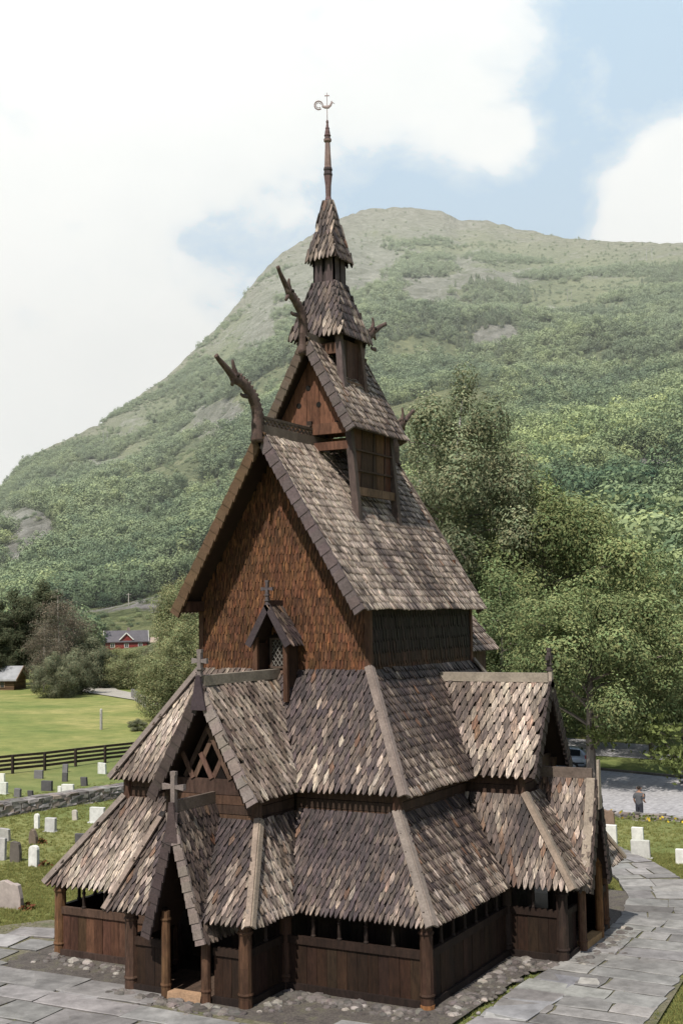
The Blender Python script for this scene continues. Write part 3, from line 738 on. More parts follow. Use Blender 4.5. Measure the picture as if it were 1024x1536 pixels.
mb.tube([vp(-.14, 22.92), vp(-.06, 22.90), vp(.03, 22.90), vp(.10, 22.95), vp(.13, 23.02), vp(.17, 23.03)], [.03, .05, .055, .035, .03, .015], 7, VC, flat=.5, fdir=(VD.y, -VD.x, 0))
mb.tube([vp(.12, 23.04), vp(.14, 23.08)], [.02, .012], 5, VC); mb.tube([vp(.17, 23.025), vp(.23, 22.98)], [.014, .004], 5, VC)
mb.build('cock', M_METAL, vo)

# ---- chancel behind ---------------------------------------------------------------
mb = MB()
planks(mb, (1.72, YN + .02), (1.72, 12.1), 3.8, 7.5, (1, 0), (.05, .028, .02), .25)
planks(mb, (1.72, 12.1), (-1.72, 12.1), 3.8, 7.5, (0, 1), (.05, .028, .02), .25); planks(mb, (-1.72, 12.1), (-1.72, YN + .02), 3.8, 7.5, (-1, 0), (.05, .028, .02), .25)
mb.build('chancel_wall', M_TIMB, church)
g = MB(); roof(g, [(2.02, YN, 7.35), (2.02, 12.35, 7.35), (0, 12.35, 9.7), (0, YN, 9.7)], .17, .24, cfB); roof(g, [(-2.02, 12.35, 7.35), (-2.02, YN, 7.35), (0, YN, 9.7), (0, 12.35, 9.7)], .17, .24, cfB)
g.build('chancel_roof', M_SHING, church)

# ================================================================== SETTING
CAMP = V((16.664, -24.981, 8.5))
YAW, PITCH, ROLL, FPX = math.radians(28.353), math.radians(4.661), math.radians(-.857), 1881.16
FW = V((-math.sin(YAW), math.cos(YAW), 0)); RT = V((math.cos(YAW), math.sin(YAW), 0))
def polar(u, r):
    """point on the ground plan at distance r in the direction of the bearing u (pixels of the survey photo's width)"""
    d = (FW + RT * ((u - 512) / FPX)).normalized(); return CAMP.x + d.x * r, CAMP.y + d.y * r
def sstep(a, b, x):
    t = max(0., min(1., (x - a) / (b - a))); return t * t * (3 - 2 * t)
# the churchyard wall: south-east run and west run meet in a corner
def beyond_se(x, y): return (y - 27.0) * 1.0 + (x - .8) * .03      # > 0 outside
def ground_z(x, y):
    z = -1.0 * sstep(.15, .9, beyond_se(x, y)) * sstep(-30, -18, x)
    r = math.hypot(x - 5, y)
    z += .05 * noise.noise(V((x * .25, y * .25, 0))) * sstep(9, 16, r) * (1 - sstep(27, 28, y) * sstep(-30, -18, x))
    # the field on the left rises in a low swell
    f = sstep(-38, -70, x) if x < -38 else 0
    z += f * .9 * (.5 + .5 * noise.noise(V((x * .02, y * .02, 3.))))
    return z

def poly_obj(name, pts, z, mat, kind='structure', sub=0):
    mb = MB(); mb.poly([(x, y, z) for x, y in pts], (.2, .2, .2)); o = mb.build(name, mat); tag(o, kind=kind); return o

# ---- ground --------------------------------------------------------------------
def grass_mat():
    m, nt, out = new_mat('grass')
    b = N(nt, 'ShaderNodeBsdfPrincipled'); b.inputs['Roughness'].default_value = .9; b.inputs['Specular IOR Level'].default_value = .1
    big = noise_n(nt, .06, 5, .6); mid = noise_n(nt, .7, 6, .65); fine = noise_n(nt, 9, 6, .8)
    c1 = ramp(nt, [(.3, (.135, .170, .068)), (.5, (.175, .205, .082)), (.68, (.24, .235, .105))], big.outputs[0])
    c2 = ramp(nt, [(.3, (.70, .78, .68)), (.7, (1.28, 1.2, 1.15))], mid.outputs[0])
    c3 = ramp(nt, [(.25, (.72, .75, .7)), (.75, (1.28, 1.26, 1.26))], fine.outputs[0])
    gx = N(nt, 'ShaderNodeNewGeometry'); sx = N(nt, 'ShaderNodeSeparateXYZ'); nt.links.new(gx.outputs['Position'], sx.inputs[0])
    mr_ = N(nt, 'ShaderNodeMapRange'); mr_.inputs[1].default_value = -31; mr_.inputs[2].default_value = -40; nt.links.new(sx.outputs[0], mr_.inputs[0])
    fl = ramp(nt, [(.36, (.155, .20, .068)), (.5, (.22, .24, .09)), (.64, (.30, .29, .125))], noise_n(nt, .11, 5, .65, dist=.4).outputs[0])      # the hay meadow beyond the fence
    c1m = mixc(nt, mr_.outputs[0], c1.outputs[0], fl.outputs[0])
    c = mixc(nt, 1., c1m, c2.outputs[0], 'MULTIPLY'); c = mixc(nt, 1., c, c3.outputs[0], 'MULTIPLY')
    nt.links.new(c, b.inputs['Base Color'])
    bp = N(nt, 'ShaderNodeBump'); bp.inputs['Strength'].default_value = .8; bp.inputs['Distance'].default_value = .06
    nt.links.new(fine.outputs[0], bp.inputs['Height']); nt.links.new(bp.outputs[0], b.inputs['Normal'])
    nt.links.new(b.outputs[0], out.inputs[0]); return m
M_GRASS = grass_mat()
radii = list(np.concatenate([np.linspace(0, 8, 3), np.arange(10, 110, 1.3), np.geomspace(110, 3200, 40)]))
naz = 300
vs = []; fs = []
for r in radii:
    for k in range(naz):
        a = 2 * math.pi * k / naz; x = r * math.cos(a) - 5; y = r * math.sin(a) + 10; vs.append((x, y, ground_z(x, y)))
for i in range(len(radii) - 1):
    for k in range(naz):
        k2 = (k + 1) % naz; fs.append((i * naz + k, i * naz + k2, (i + 1) * naz + k2, (i + 1) * naz + k))
me = bpy.data.meshes.new('ground'); me.from_pydata(vs, [], fs); me.shade_smooth(); me.materials.append(M_GRASS)
go = bpy.data.objects.new('ground', me); COL.objects.link(go); tag(go, kind='structure')

# ---- bare stony strip along the church walls, slate paving ---------------------------
def soil_mat(name, a, b_, c_, sc_=3.):
    m, nt, out = new_mat(name)
    b = N(nt, 'ShaderNodeBsdfPrincipled'); b.inputs['Roughness'].default_value = .95
    n1 = noise_n(nt, sc_, 8, .7); n2 = noise_n(nt, sc_ * 8, 5, .7)
    r1 = ramp(nt, [(.3, a), (.5, b_), (.7, c_)], n1.outputs[0]); r2 = ramp(nt, [(.25, (.5,) * 3), (.75, (1.5,) * 3)], n2.outputs[0])
    c = mixc(nt, 1., r1.outputs[0], r2.outputs[0], 'MULTIPLY'); nt.links.new(c, b.inputs['Base Color'])
    bp = N(nt, 'ShaderNodeBump'); bp.inputs['Strength'].default_value = .7; bp.inputs['Distance'].default_value = .04
    nt.links.new(n2.outputs[0], bp.inputs['Height']); nt.links.new(bp.outputs[0], b.inputs['Normal']); nt.links.new(b.outputs[0], out.inputs[0]); return m
M_SOIL = soil_mat('stony_soil', (.05, .043, .039), (.095, .082, .074), (.11, .105, .07))
M_ASPH = soil_mat('pale_asphalt', (.30, .295, .31), (.34, .335, .35), (.37, .365, .38), .5)
M_DIRT = soil_mat('gravel_track', (.30, .28, .25), (.36, .34, .31), (.28, .27, .2), 1.)
M_MOSS = soil_mat('mossy_joint', (.075, .09, .035), (.13, .12, .075), (.17, .15, .12), 1.6)
o = poly_obj('path', [(-9.6, -8.5), (10.2, -8.5), (9.75, 0), (9.35, 5.8), (9.0, 9.2), (8.2, 12.2), (7.1, 14.6), (5.6, 17.2), (4.0, 19.3), (2.2, 19.2), (3.4, 17.0), (5.2, 14.6), (6.2, 12.4), (6.6, 9.6), (6.5, -1.9), (-5.4, -1.9), (-5.5, 2.6), (-7.7, 2.7), (-9.6, .1)], .094, M_MOSS)
o = poly_obj('foundation_ground', [(-5.9, -2.35), (5.9, -2.2), (6.05, 3.6), (7.2, 4.3), (7.4, 9.0), (6.4, 12.8), (-6, 12.8)], .098, M_SOIL)
SL = MB()
SLC = (.215, .208, .205)
def slab(cx, cy, L, w, ang, z=.10, col=None):
    ca, sa = math.cos(ang), math.sin(ang); pts = []
    jx = min(.05, L * .03); jy = min(.035, w * .04)
    for sx, sy in ((-1, -1), (-.3, -1), (.4, -1), (1, -1), (1, .1), (1, 1), (.3, 1), (-.45, 1), (-1, 1), (-1, 0)):
        x = sx * L / 2 + random.uniform(-jx, jx); y = sy * w / 2 + random.uniform(-jy, jy); pts.append((cx + x * ca - y * sa, cy + x * sa + y * ca))
    tx, ty = random.uniform(-.008, .008), random.uniform(-.008, .008)
    col = vary(col or SLC, .26, .02)
    zz = lambda x, y: z + .035 + (x - cx) * tx + (y - cy) * ty
    k = len(pts); base = len(SL.v)
    inset = [(cx + (x - cx) * (1 - .05 / max(.3, L)), cy + (y - cy) * (1 - .05 / max(.3, w))) for x, y in pts]
    SL.v += [(x, y, z - .05) for x, y in pts] + [(x, y, zz(x, y) - .012) for x, y in pts] + [(x, y, zz(x, y)) for x, y in inset]
    SL.f.append(tuple(base + 2 * k + i for i in range(k))); SL.c.append(col)
    for i in range(k):
        j = (i + 1) % k
        SL.f.append((base + i, base + j, base + k + j, base + k + i)); SL.c.append(tuple(x * .6 for x in col))
        SL.f.append((base + k + i, base + k + j, base + 2 * k + j, base + 2 * k + i)); SL.c.append(tuple(x * 1.1 for x in col))
# right-hand path: courses across, following the bend
cl = [((8.0, -8.4), 3.7), ((7.95, -3), 3.5), ((7.85, 2), 3.2), ((7.95, 5.2), 2.75), ((7.75, 9.5), 2.4), ((7.1, 12.2), 2.1), ((5.95, 14.8), 2.0), ((4.6, 16.9), 1.9), ((2.9, 19.0), 1.9)]
for i in range(len(cl) - 1):
    (p, w0), (q, w1) = cl[i], cl[i + 1]; p = V((*p, 0)); q = V((*q, 0)); d = q - p; L = d.length; a = math.atan2(d.y, d.x) - math.pi / 2
    t = 0
    while t < L - .2:
        h = random.uniform(.5, 1.05); c = p + d * ((t + h / 2) / L); w = w0 + (w1 - w0) * t / L; sd = V((math.cos(a), math.sin(a), 0))
        cuts = sorted([0, 1] + ([random.uniform(.3, .7)] if random.random() < .75 else [random.uniform(.2, .4), random.uniform(.6, .8)]))
        for k in range(len(cuts) - 1):
            m = (cuts[k] + cuts[k + 1]) / 2 - .5; cc = c + sd * (m * w)
            slab(cc.x, cc.y, (cuts[k + 1] - cuts[k]) * w - .05, h - .05, a + random.uniform(-.03, .03), col=(.30, .285, .28) if random.random() < .07 else None)
        t += h
# west paving: large slates laid square to the church with mossy gaps
y = -8.3
while y < -2.5:
    h = random.uniform(.7, 1.15); x = -9.4 + random.uniform(0, .8)
    while x < 6.4:
        L = random.uniform(1.1, 2.6)
        cx, cy = x + L / 2, y + h / 2
        near = cy > -3.3 and -1.5 < cx < 5.0
        if not (near and random.random() < .25) and cx < 6.6: slab(cx, cy, L - .06, h - .06, random.uniform(-.05, .05))
        x += L
    y += h
x = -9.3
for x, y, L, w, a in ((-8.6, -1.9, 1.5, 1.1, .1), (-7.1, -2.1, 1.3, .9, .05), (-6.1, -1.5, .9, .7, -.1), (-8.2, -.8, 1.6, 1.0, .2), (-6.7, -.75, 1.2, .9, .1), (-7.5, .3, 1.5, 1.0, .15), (-6.2, .35, .9, .9, .05), (-7.0, 1.4, 1.5, .9, .2), (-5.2, -2.0, 1.0, .55, 0), (-4.2, -1.75, .8, .5, .1), (-3.6, -2.3, 1.2, .7, .05), (-2.3, -2.4, 1.1, .6, -.1)): slab(x, y, L, w, a)
slab(6.85, 1.1, 1.0, 1.9, -.1, col=(.22, .22, .235)); slab(6.6, .2, .55, .6, .3, col=(.30, .29, .28)); slab(7.6, 3.3, .5, .55, .2, col=(.42, .40, .38)); slab(6.95, 2.9, .8, 1.2, -.05, col=(.2, .2, .215))
so = SL.build('path_slabs', M_SLAB); so.name = 'path.001'; tag(so, kind='structure')
# foundation stones and loose rubble hugging the sill beams
RB = MB()
def stone(mb, x, y, z, r, col, sq=.7, asp=(1, 1)):
    n = 7; a0 = random.uniform(0, 6.28)
    rings = ((-.6, .7), (-.1, 1.0), (.35, .85), (.62, .42)); base = len(mb.v)
    rr = [random.uniform(.72, 1.2) for _ in range(n)]
    for h, k in rings:
        for i in range(n):
            a = a0 + 2 * math.pi * i / n; q = r * k * rr[i] * random.uniform(.9, 1.1); mb.v.append((x + math.cos(a) * q * asp[0], y + math.sin(a) * q * asp[1], z + h * r * sq * random.uniform(.85, 1.15)))
    for j in range(3):
        for i in range(n):
            i2 = (i + 1) % n; mb.f.append((base + j * n + i, base + j * n + i2, base + (j + 1) * n + i2, base + (j + 1) * n + i)); mb.c.append(vary(col, .12))
    mb.f.append(tuple(base + 3 * n + i for i in range(n))); mb.c.append(col)
STC = (.125, .112, .105)
runs = [((-5.2, -.25), (-1.8, -.25)), ((-1.8, -1.85), (1.75, -1.95)), ((1.8, -.25), (5.25, -.3)), ((5.35, -.2), (5.4, 4.5)), ((5.4, 4.45), (6.6, 4.45)), ((6.85, 4.6), (6.95, 8.4)), ((1.85, -1.8), (1.85, -.3)), ((-5.35, -.2), (-5.35, 3))]
for a, b in runs:
    L = math.hypot(b[0] - a[0], b[1] - a[1])
    for i in range(int(L * 26)):
        t = random.random(); x = a[0] + (b[0] - a[0]) * t; y = a[1] + (b[1] - a[1]) * t
        q = abs(random.gauss(0, .35)); dx, dy = (b[1] - a[1]) / L, -(b[0] - a[0]) / L
        if a[0] == 5.35 and random.random() < .5: q *= 1.5
        stone(RB, x + dx * q, y + dy * q, .10, random.uniform(.035, .15) * (1.2 if q < .3 else .7), vary(STC if random.random() < .85 else (.25, .23, .21), .35))
ro_ = RB.build('foundation_rubble', M_STONE); tag(ro_, 'heap of small grey foundation stones along the foot of the church walls', 'rubble', kind='stuff')

# ---- dry stone walls ----------------------------------------------------------------
def drystone(name, a, b, h, thick, label, base=None, seed=1):
    random.seed(seed); mb = MB(); L = math.hypot(b[0] - a[0], b[1] - a[1]); dx, dy = (b[0] - a[0]) / L, (b[1] - a[1]) / L; ang = math.atan2(dy, dx)
    z0 = base if base is not None else 0
    mb.beam((*a, z0 + h * .36), (*b, z0 + h * .36), thick * .6, h * .72, (.03, .028, .025))
    z = z0 - .05
    while z < z0 + h - .04:
        hh = random.uniform(.08, .17); t = 0
        while t < L:
            l = random.uniform(.18, .62)
            for side in (-1, 1):
                q = side * thick * .3; x = a[0] + dx * (t + l / 2) - dy * q; y = a[1] + dy * (t + l / 2) + dx * q
                w = thick * .45; aa = ang + random.uniform(-.12, .12); ca, sa = math.cos(aa), math.sin(aa); rj = lambda: random.uniform(.8, 1.05)
                P = lambda sx, sy, zz: (x + sx * l / 2 * rj() * ca - sy * w * rj() * sa, y + sx * l / 2 * rj() * sa + sy * w * rj() * ca, zz + random.uniform(-.02, .02))
                c = vary(random.choice([(.22, .205, .20), (.30, .285, .28), (.15, .14, .135), (.24, .20, .18)]), .3)
                mb.hull8([P(-1, -1, z), P(1, -1, z), P(1, 1, z), P(-1, 1, z)], [P(-1, -1, z + hh), P(1, -1, z + hh), P(1, 1, z + hh), P(-1, 1, z + hh)], c)
            t += l * .97
        z += hh * .92
    t = 0
    while t < L:                                   # irregular cap stones
        l = random.uniform(.22, .7); x = a[0] + dx * (t + l / 2); y = a[1] + dy * (t + l / 2); q = random.uniform(-.12, .12); aa = ang + random.uniform(-.25, .25); ca, sa = math.cos(aa), math.sin(aa)
        w = thick * random.uniform(.28, .5); zz = z0 + h * random.uniform(.80, .95); hh = random.uniform(.07, .16)
        P = lambda sx, sy, z_: (x - dy * q + sx * l / 2 * ca - sy * w * sa + random.uniform(-.04, .04), y + dx * q + sx * l / 2 * sa + sy * w * ca + random.uniform(-.04, .04), z_ + random.uniform(-.03, .03))
        mb.hull8([P(-1, -1, zz), P(1, -1, zz), P(1, 1, zz), P(-1, 1, zz)], [P(-1, -1, zz + hh), P(1, -1, zz + hh), P(1, 1, zz + hh), P(-1, 1, zz + hh)], vary(random.choice([(.20, .185, .18), (.28, .265, .26), (.13, .12, .115), (.22, .19, .17)]), .3))
        t += l * .8
    o = mb.build(name, M_STONE); tag(o, label, 'stone wall'); return o
drystone('dry_stone_wall', (-23.6, 12.6), (-20.2, 30.0), .48, .7, 'low grey dry stone wall crossing the graveyard lawn behind the front graves', seed=3)
drystone('retaining_wall', (-16, 27.55), (14, 26.65), 1.12, .5, 'low dark stone retaining wall between the lawn and the car park', base=-1.0, seed=5)
random.seed(77)

# ---- car park, road ---------------------------------------------------------------------
o = poly_obj('car_park', [(-28, 28.8), (16, 27.6), (22, 41.5), (-.6, 47.0), (-6.8, 49.1), (-22, 54)], -.985, M_ASPH)
o = poly_obj('road', [(-60, 88), (-60, 79), (-9.1, 56.2), (-2.5, 55.1), (30, 46), (32, 54), (-4.3, 62.7), (-12, 65.7)], -.981, M_ASPH)
mb = MB()
pts = [(22, 41.7), (-.6, 47.2), (-6.8, 49.3), (-22, 54.2)]
for i in range(3): mb.beam((*pts[i], -.95), (*pts[i + 1], -.95), .25, .16, (.16, .14, .12))
ko = mb.build('kerb', M_STONE); tag(ko, kind='structure')
o = poly_obj('gravel_track', [(-96, 112), (-84, 92), (-74.5, 83.0), (-60, 74.5), (-50.5, 65), (-40, 55), (-38, 57.5), (-48.5, 67.5), (-57, 76), (-72, 86.5), (-80, 95), (-92, 113)], .0, M_DIRT)
me = o.data
# lay the track on the ground it crosses
for v_ in me.vertices: v_.co.z = ground_z(v_.co.x, v_.co.y) + .12

# ---- fences -------------------------------------------------------------------------------
def rail_fence(name, a, b, h, rails, label, cat, n, colr, pw=.12, rw=.05, rh=.14, z=None):
    L = math.hypot(b[0] - a[0], b[1] - a[1]); dx, dy = (b[0] - a[0]) / L, (b[1] - a[1]) / L
    e = empty(name, (*a, 0)); tag(e, label, cat)
    inv = Matrix.Translation((-a[0], -a[1], 0))
    def ch(mb, nm, mat=M_TIMB): o = mb.build(nm, mat, e); o.matrix_parent_inverse = inv
    gz = lambda x, y: (ground_z(x, y) if z is None else z)
    for k in range(rails):
        mb = MB()
        for i in range(n):
            p = (a[0] + dx * L * i / n, a[1] + dy * L * i / n); q = (a[0] + dx * L * (i + 1) / n, a[1] + dy * L * (i + 1) / n); zz = h * (.28 + .70 * k / max(1, rails - 1))
            mb.beam((*p, gz(*p) + zz), (*q, gz(*q) + zz), rw, rh, vary(colr, .2))
        ch(mb, 'rail')
    for i in range(n + 1):
        p = (a[0] + dx * L * i / n + dy * .09, a[1] + dy * L * i / n - dx * .09); mb = MB(); mb.beam((*p, gz(*p) - .1), (*p, gz(*p) + h * 1.03), pw, pw, vary(colr, .2)); ch(mb, 'post')
    return e
rail_fence('rail_fence', (-34.4, 22.0), (-28.6, 44.0), .98, 4, 'dark brown wooden rail fence between the graveyard and the yellow field', 'fence', 11, (.028, .021, .018))
rail_fence('guard_rail', (-40, 79.5), (24, 58.0), .75, 2, 'weathered wooden guard rail along the far side of the road', 'guard rail', 26, (.13, .11, .09), .16, .06, .14, -1.0)
rail_fence('garden_fence', (-63.0, 77.6), (-52.0, 66.0), .9, 5, 'grey slatted fence beside the gravel track below the trees', 'fence', 9, (.24, .23, .235), .12, .04, .13)

# ---- gravestones -----------------------------------------------------------------------------
GW = (.66, .66, .64); GL = (.40, .39, .385); GG = (.16, .155, .165); GD = (.085, .082, .088); GP = (.36, .31, .295); GB = (.17, .135, .11)
def gravestone(x, y, w, h, col, top, label, t=.14, rough=.0, sub=False, flower=None):
    mb = MB(); rz = math.radians(8 + random.uniform(-8, 8)); ca, sa = math.cos(rz), math.sin(rz); z0 = ground_z(x, y) - .03
    w *= 1.06; h *= 1.05
    if top == 'round': prof = [(-.5, 0), (.5, 0), (.5, .82), (.42, .92), (.25, .98), (0, 1), (-.25, .98), (-.42, .92), (-.5, .82)]
    elif top == 'slant': prof = [(-.5, 0), (.5, 0), (.47, .90), (.2, .97), (-.46, 1)]
    elif top == 'rough': prof = [(-.5, 0), (.5, 0), (.52, .45), (.47, .86), (.30, .95), (.12, .93), (-.2, 1), (-.42, .95), (-.52, .5)]
    elif top == 'point': prof = [(-.5, 0), (.5, 0), (.46, .5), (.22, .88), (-.02, 1), (-.3, .82), (-.48, .4)]
    else: prof = [(-.5, 0), (.5, 0), (.5, .97), (.47, 1), (-.47, 1), (-.5, .97)]
    tx_, ty_ = random.gauss(0, .03), random.gauss(0, .035)
    P = lambda px, d, pz: (x + px * w * ca - d * sa + pz * h * tx_, y + px * w * sa + d * ca + pz * h * ty_, z0 + pz * h)
    if rough: prof = [(a + (random.uniform(-rough, rough)), b + (random.uniform(-rough, rough) if b > 0 else 0)) for a, b in prof]
    F = [P(a, -t / 2, b) for a, b in prof]; B_ = [P(a, t / 2, b) for a, b in prof]
    ins = [P(a * .94, -t / 2 - .012, b * .97 + .01) for a, b in prof]
    mb.poly(list(reversed(B_)), vary(col, .1)); k = len(F)
    mb.poly(ins, col)
    for i in range(k):
        j = (i + 1) % k
        mb.poly([F[j], F[i], B_[i], B_[j]], vary(col, .12)); mb.poly([F[i], F[j], ins[j], ins[i]], vary(col, .08))
    if sub: mb.hull8([P(-.62, -t * .9, -.02), P(.62, -t * .9, -.02), P(.62, t * .9, -.02), P(-.62, t * .9, -.02)], [P(-.62, -t * .9, .10), P(.62, -t * .9, .10), P(.62, t * .9, .10), P(-.62, t * .9, .10)], vary(col, .15))
    o = mb.build('gravestone', M_GRAVE); tag(o, label, 'gravestone', 'gravestones standing on the churchyard lawn')
    if flower:
        fb = MB()
        for i in range(70):
            a = random.uniform(0, 6.28); r = abs(random.gauss(0, .13)); px = x + flower[0] + math.cos(a) * r; py = y + flower[1] + math.sin(a) * r; pz = z0 + .05 + random.uniform(0, .22) * math.exp(-r * 4)
            d = V((random.uniform(-1, 1), random.uniform(-1, 1), random.uniform(.2, 1))).normalized() * .05; e_ = d.orthogonal() * .9
            q = V((px, py, pz)); fb.poly([q - d, q + e_, q + d, q - e_], vary(random.choice([(.14, .05, .025), (.10, .11, .03), (.16, .075, .03), (.07, .085, .025)]), .3))
        f_ = fb.build('flower_clump', M_LEAFC); tag(f_, flower[2], 'flowers')
M_LEAFC = col_mat('petals', .8, .2, 30, 0)
G = [
 (-30.82, 25.17, .30, .42, GW, 'flat', 'farther white gravestone of the pair near the rail fence at the left edge'),
 (-27.43, 21.64, .46, .57, (.52, .53, .5), 'flat', 'larger pale gravestone at the left edge in front of a small white one'),
 (-30.02, 27.05, .46, .45, GG, 'flat', 'grey square gravestone close under the rail fence, left of the tall narrow pair'),
 (-30.62, 29.85, .29, .46, GG, 'flat', 'narrow grey gravestone touching the rail fence in front of a darker slim stone'),
 (-27.84, 26.61, .28, .47, GD, 'flat', 'slim dark gravestone just in front of the narrow grey one at the rail fence'),
 (-26.27, 23.47, .56, .50, GD, 'flat', 'broad dark slate gravestone halfway between rail fence and stone wall'),
 (-26.09, 21.2, .32, .43, GG, 'slant', 'grey slant-topped gravestone left of the small dark one behind the stone wall'),
 (-25.28, 21.24, .26, .37, GD, 'flat', 'small dark gravestone right of the grey slant-topped one behind the stone wall'),
 (-24.55, 19.01, .34, .27, GD, 'flat', 'lowest dark stump of a gravestone right behind the stone wall at far left'),
 (-24.79, 22.73, .19, .42, GW, 'flat', 'narrow white gravestone standing against the left side of a broad white one'),
 (-24.28, 22.74, .58, .53, GW, 'flat', 'broad white gravestone beside the narrow white one behind the stone wall'),
 (-23.35, 21.17, .33, .29, GD, 'flat', 'low dark block in front of the narrow white gravestone behind the stone wall'),
 (-25.65, 25.56, .31, .45, GD, 'flat', 'dark narrow gravestone alone in the middle of the rear lawn, right of the tall pair'),
 (-28.32, 30.24, .46, .60, (.55, .56, .54), 'slant', 'pale gravestone with sloping top nearest the fence beside the church roof'),
 (-22.54, 22.47, .25, .42, GW, 'flat', 'left of two slim white gravestones directly behind the stone wall'),
 (-22.12, 22.65, .29, .37, GW, 'flat', 'right of two slim white gravestones directly behind the stone wall'),
 (-19.05, 14.74, .20, .60, GW, 'round', 'thin tall white round-topped gravestone just in front of the stone wall'),
 (-18.03, 14.39, .44, .55, (.46, .46, .46), 'flat', 'squarish light grey gravestone right of the thin white one by the wall'),
 (-18.84, 16.84, .21, .44, (.5, .46, .43), 'round', 'little pinkish narrow gravestone close to the foot of the stone wall'),
 (-17.5, 16.65, .64, .64, (.55, .55, .55), 'flat', 'wide white lettered-looking gravestone by the wall next to the church roof edge'),
 (-15.82, 14.53, .26, .24, GW, 'round', 'tiny white round-topped gravestone half hidden by the church roof edge'),
 (-18.32, 12.11, .44, .50, GL, 'slant', 'grey gravestone with slanting top at the left edge behind the speckled tall one'),
 (-16.81, 12.07, .34, .56, GB, 'point', 'rough brown pointed gravestone with a rusty plant beside it'),
 (-15.51, 9.0, .30, .76, GL, 'flat', 'tall speckled light gravestone cut by the left edge of the picture'),
 (-14.8, 8.94, .36, .72, (.12, .105, .095), 'rough', 'dark mottled upright gravestone left of the white rounded one on the front lawn'),
 (-13.69, 8.63, .33, .70, GW, 'round', 'clean white rounded gravestone on the front lawn right of the dark mottled one'),
 (-15.04, 12.72, .42, .38, GD, 'flat', 'dark grey gravestone partly hidden behind the gallery roof edge'),
 (-9.95, 3.54, .70, .80, GP, 'rough', 'big rough pinkish grey gravestone nearest the viewer at the left edge'),
 (3.05, 20.47, .44, .70, GW, 'flat', 'white gravestone peeping out directly beside the south porch'),
 (3.78, 21.46, .40, .52, GW, 'flat', 'white upright gravestone right behind a broader pale one near the path'),
 (4.71, 18.41, .60, .62, (.50, .50, .48), 'flat', 'broad pale gravestone in front of the smaller white one beside the path'),
 (6.16, 18.04, .32, .50, GW, 'flat', 'white gravestone cut by the right edge of the picture'),
 (2.5, 21.8, .62, 1.02, (.21, .15, .115), 'rough', 'brown rough stone slab behind the white gravestone beside the south porch'),
]
FL = {22: (.30, .12, 'rusty red plant growing beside the pointed brown gravestone'), 27: (.55, .10, 'rust coloured plant at the foot of the big pinkish gravestone'), 25: (.36, .12, 'brownish plant at the foot of the clean white rounded gravestone')}
for i, (x, y, w, h, c, tp, lb) in enumerate(G): gravestone(x, y, w, h, c, tp, lb, t=.15 if w > .3 else .11, rough=.03 if tp in ('rough', 'point') else 0, sub=(i in (1, 17, 19, 30)), flower=FL.get(i))
fb = MB()
for i in range(130):
    x = random.uniform(-1.2, 5.8); y = 26.35 - (x - .8) * .03 + random.gauss(0, .25); q = V((x, y, ground_z(x, y) + random.uniform(.05, .28)))
    d = V((random.uniform(-1, 1), random.uniform(-1, 1), random.uniform(.2, 1))).normalized() * .055; e_ = d.orthogonal()
    fb.poly([q - d, q + e_, q + d, q - e_], vary(random.choice([(.5, .36, .03), (.10, .13, .03), (.12, .14, .04), (.09, .11, .03)] if 1.2 < x < 4.6 else [(.09, .12, .03), (.13, .11, .04)]), .25))
f_ = fb.build('flower_bed', M_LEAFC); tag(f_, 'strip of yellow flowers along the top of the retaining wall', 'flowers', kind='stuff')

# ---- person --------------------------------------------------------------------------------------
def skin_body(name, verts, edges, rads, mat, parent=None, sub=2):
    me = bpy.data.meshes.new(name); me.from_pydata(verts, edges, []); o = bpy.data.objects.new(name, me); COL.objects.link(o)
    o.modifiers.new('skin', 'SKIN'); me_l = me.skin_vertices[0].data if me.skin_vertices else None
    for i, r in enumerate(rads): me_l[i].radius = r if hasattr(r, '__len__') else (r, r)
    me_l[0].use_root = True
    s_ = o.modifiers.new('sub', 'SUBSURF'); s_.levels = sub; s_.render_levels = sub
    me.materials.append(mat)
    if parent: o.parent = parent
    return o
def flat(name, c, rough=.8):
    m, nt, out = new_mat(name); b = N(nt, 'ShaderNodeBsdfPrincipled'); b.inputs['Roughness'].default_value = rough
    n = noise_n(nt, 25, 4); r = ramp(nt, [(.3, tuple(x * .8 for x in c)), (.7, tuple(x * 1.15 for x in c))], n.outputs[0]); nt.links.new(r.outputs[0], b.inputs['Base Color']); nt.links.new(b.outputs[0], out.inputs[0]); return m
pe = empty('person', (1.35, 30.6, -.985), math.radians(82)); tag(pe, 'person in a grey t-shirt and dark trousers standing in the car park beyond the wall', 'person')
# local frame: the figure faces +x, left is +y
bv = [(0, 0, .95), (0, 0, 1.12), (0, 0, 1.30), (0, 0, 1.42), (.01, 0, 1.50), (.03, 0, 1.56), (.035, 0, 1.64), (.03, 0, 1.70),
      (0, .09, .90), (.02, .10, .50), (-.01, .10, .09), (.10, .11, .04), (0, -.09, .90), (-.02, -.10, .50), (-.06, -.10, .09), (.05, -.11, .04),
      (0, .19, 1.39), (-.02, .23, 1.12), (.12, .20, .92), (.17, .185, .86), (0, -.19, 1.39), (-.05, -.24, 1.12), (.16, -.21, 1.02), (.23, -.19, 1.01)]
be_ = [(0, 1), (1, 2), (2, 3), (3, 4), (4, 5), (5, 6), (6, 7), (0, 8), (8, 9), (9, 10), (10, 11), (0, 12), (12, 13), (13, 14), (14, 15), (3, 16), (16, 17), (17, 18), (18, 19), (3, 20), (20, 21), (21, 22), (22, 23)]
br_ = [(.11, .15), (.10, .135), (.11, .16), (.09, .12), .055, .065, .095, .075, .085, .06, .042, .035, .085, .06, .042, .035, .055, .043, .032, .022, .055, .043, .032, .022]
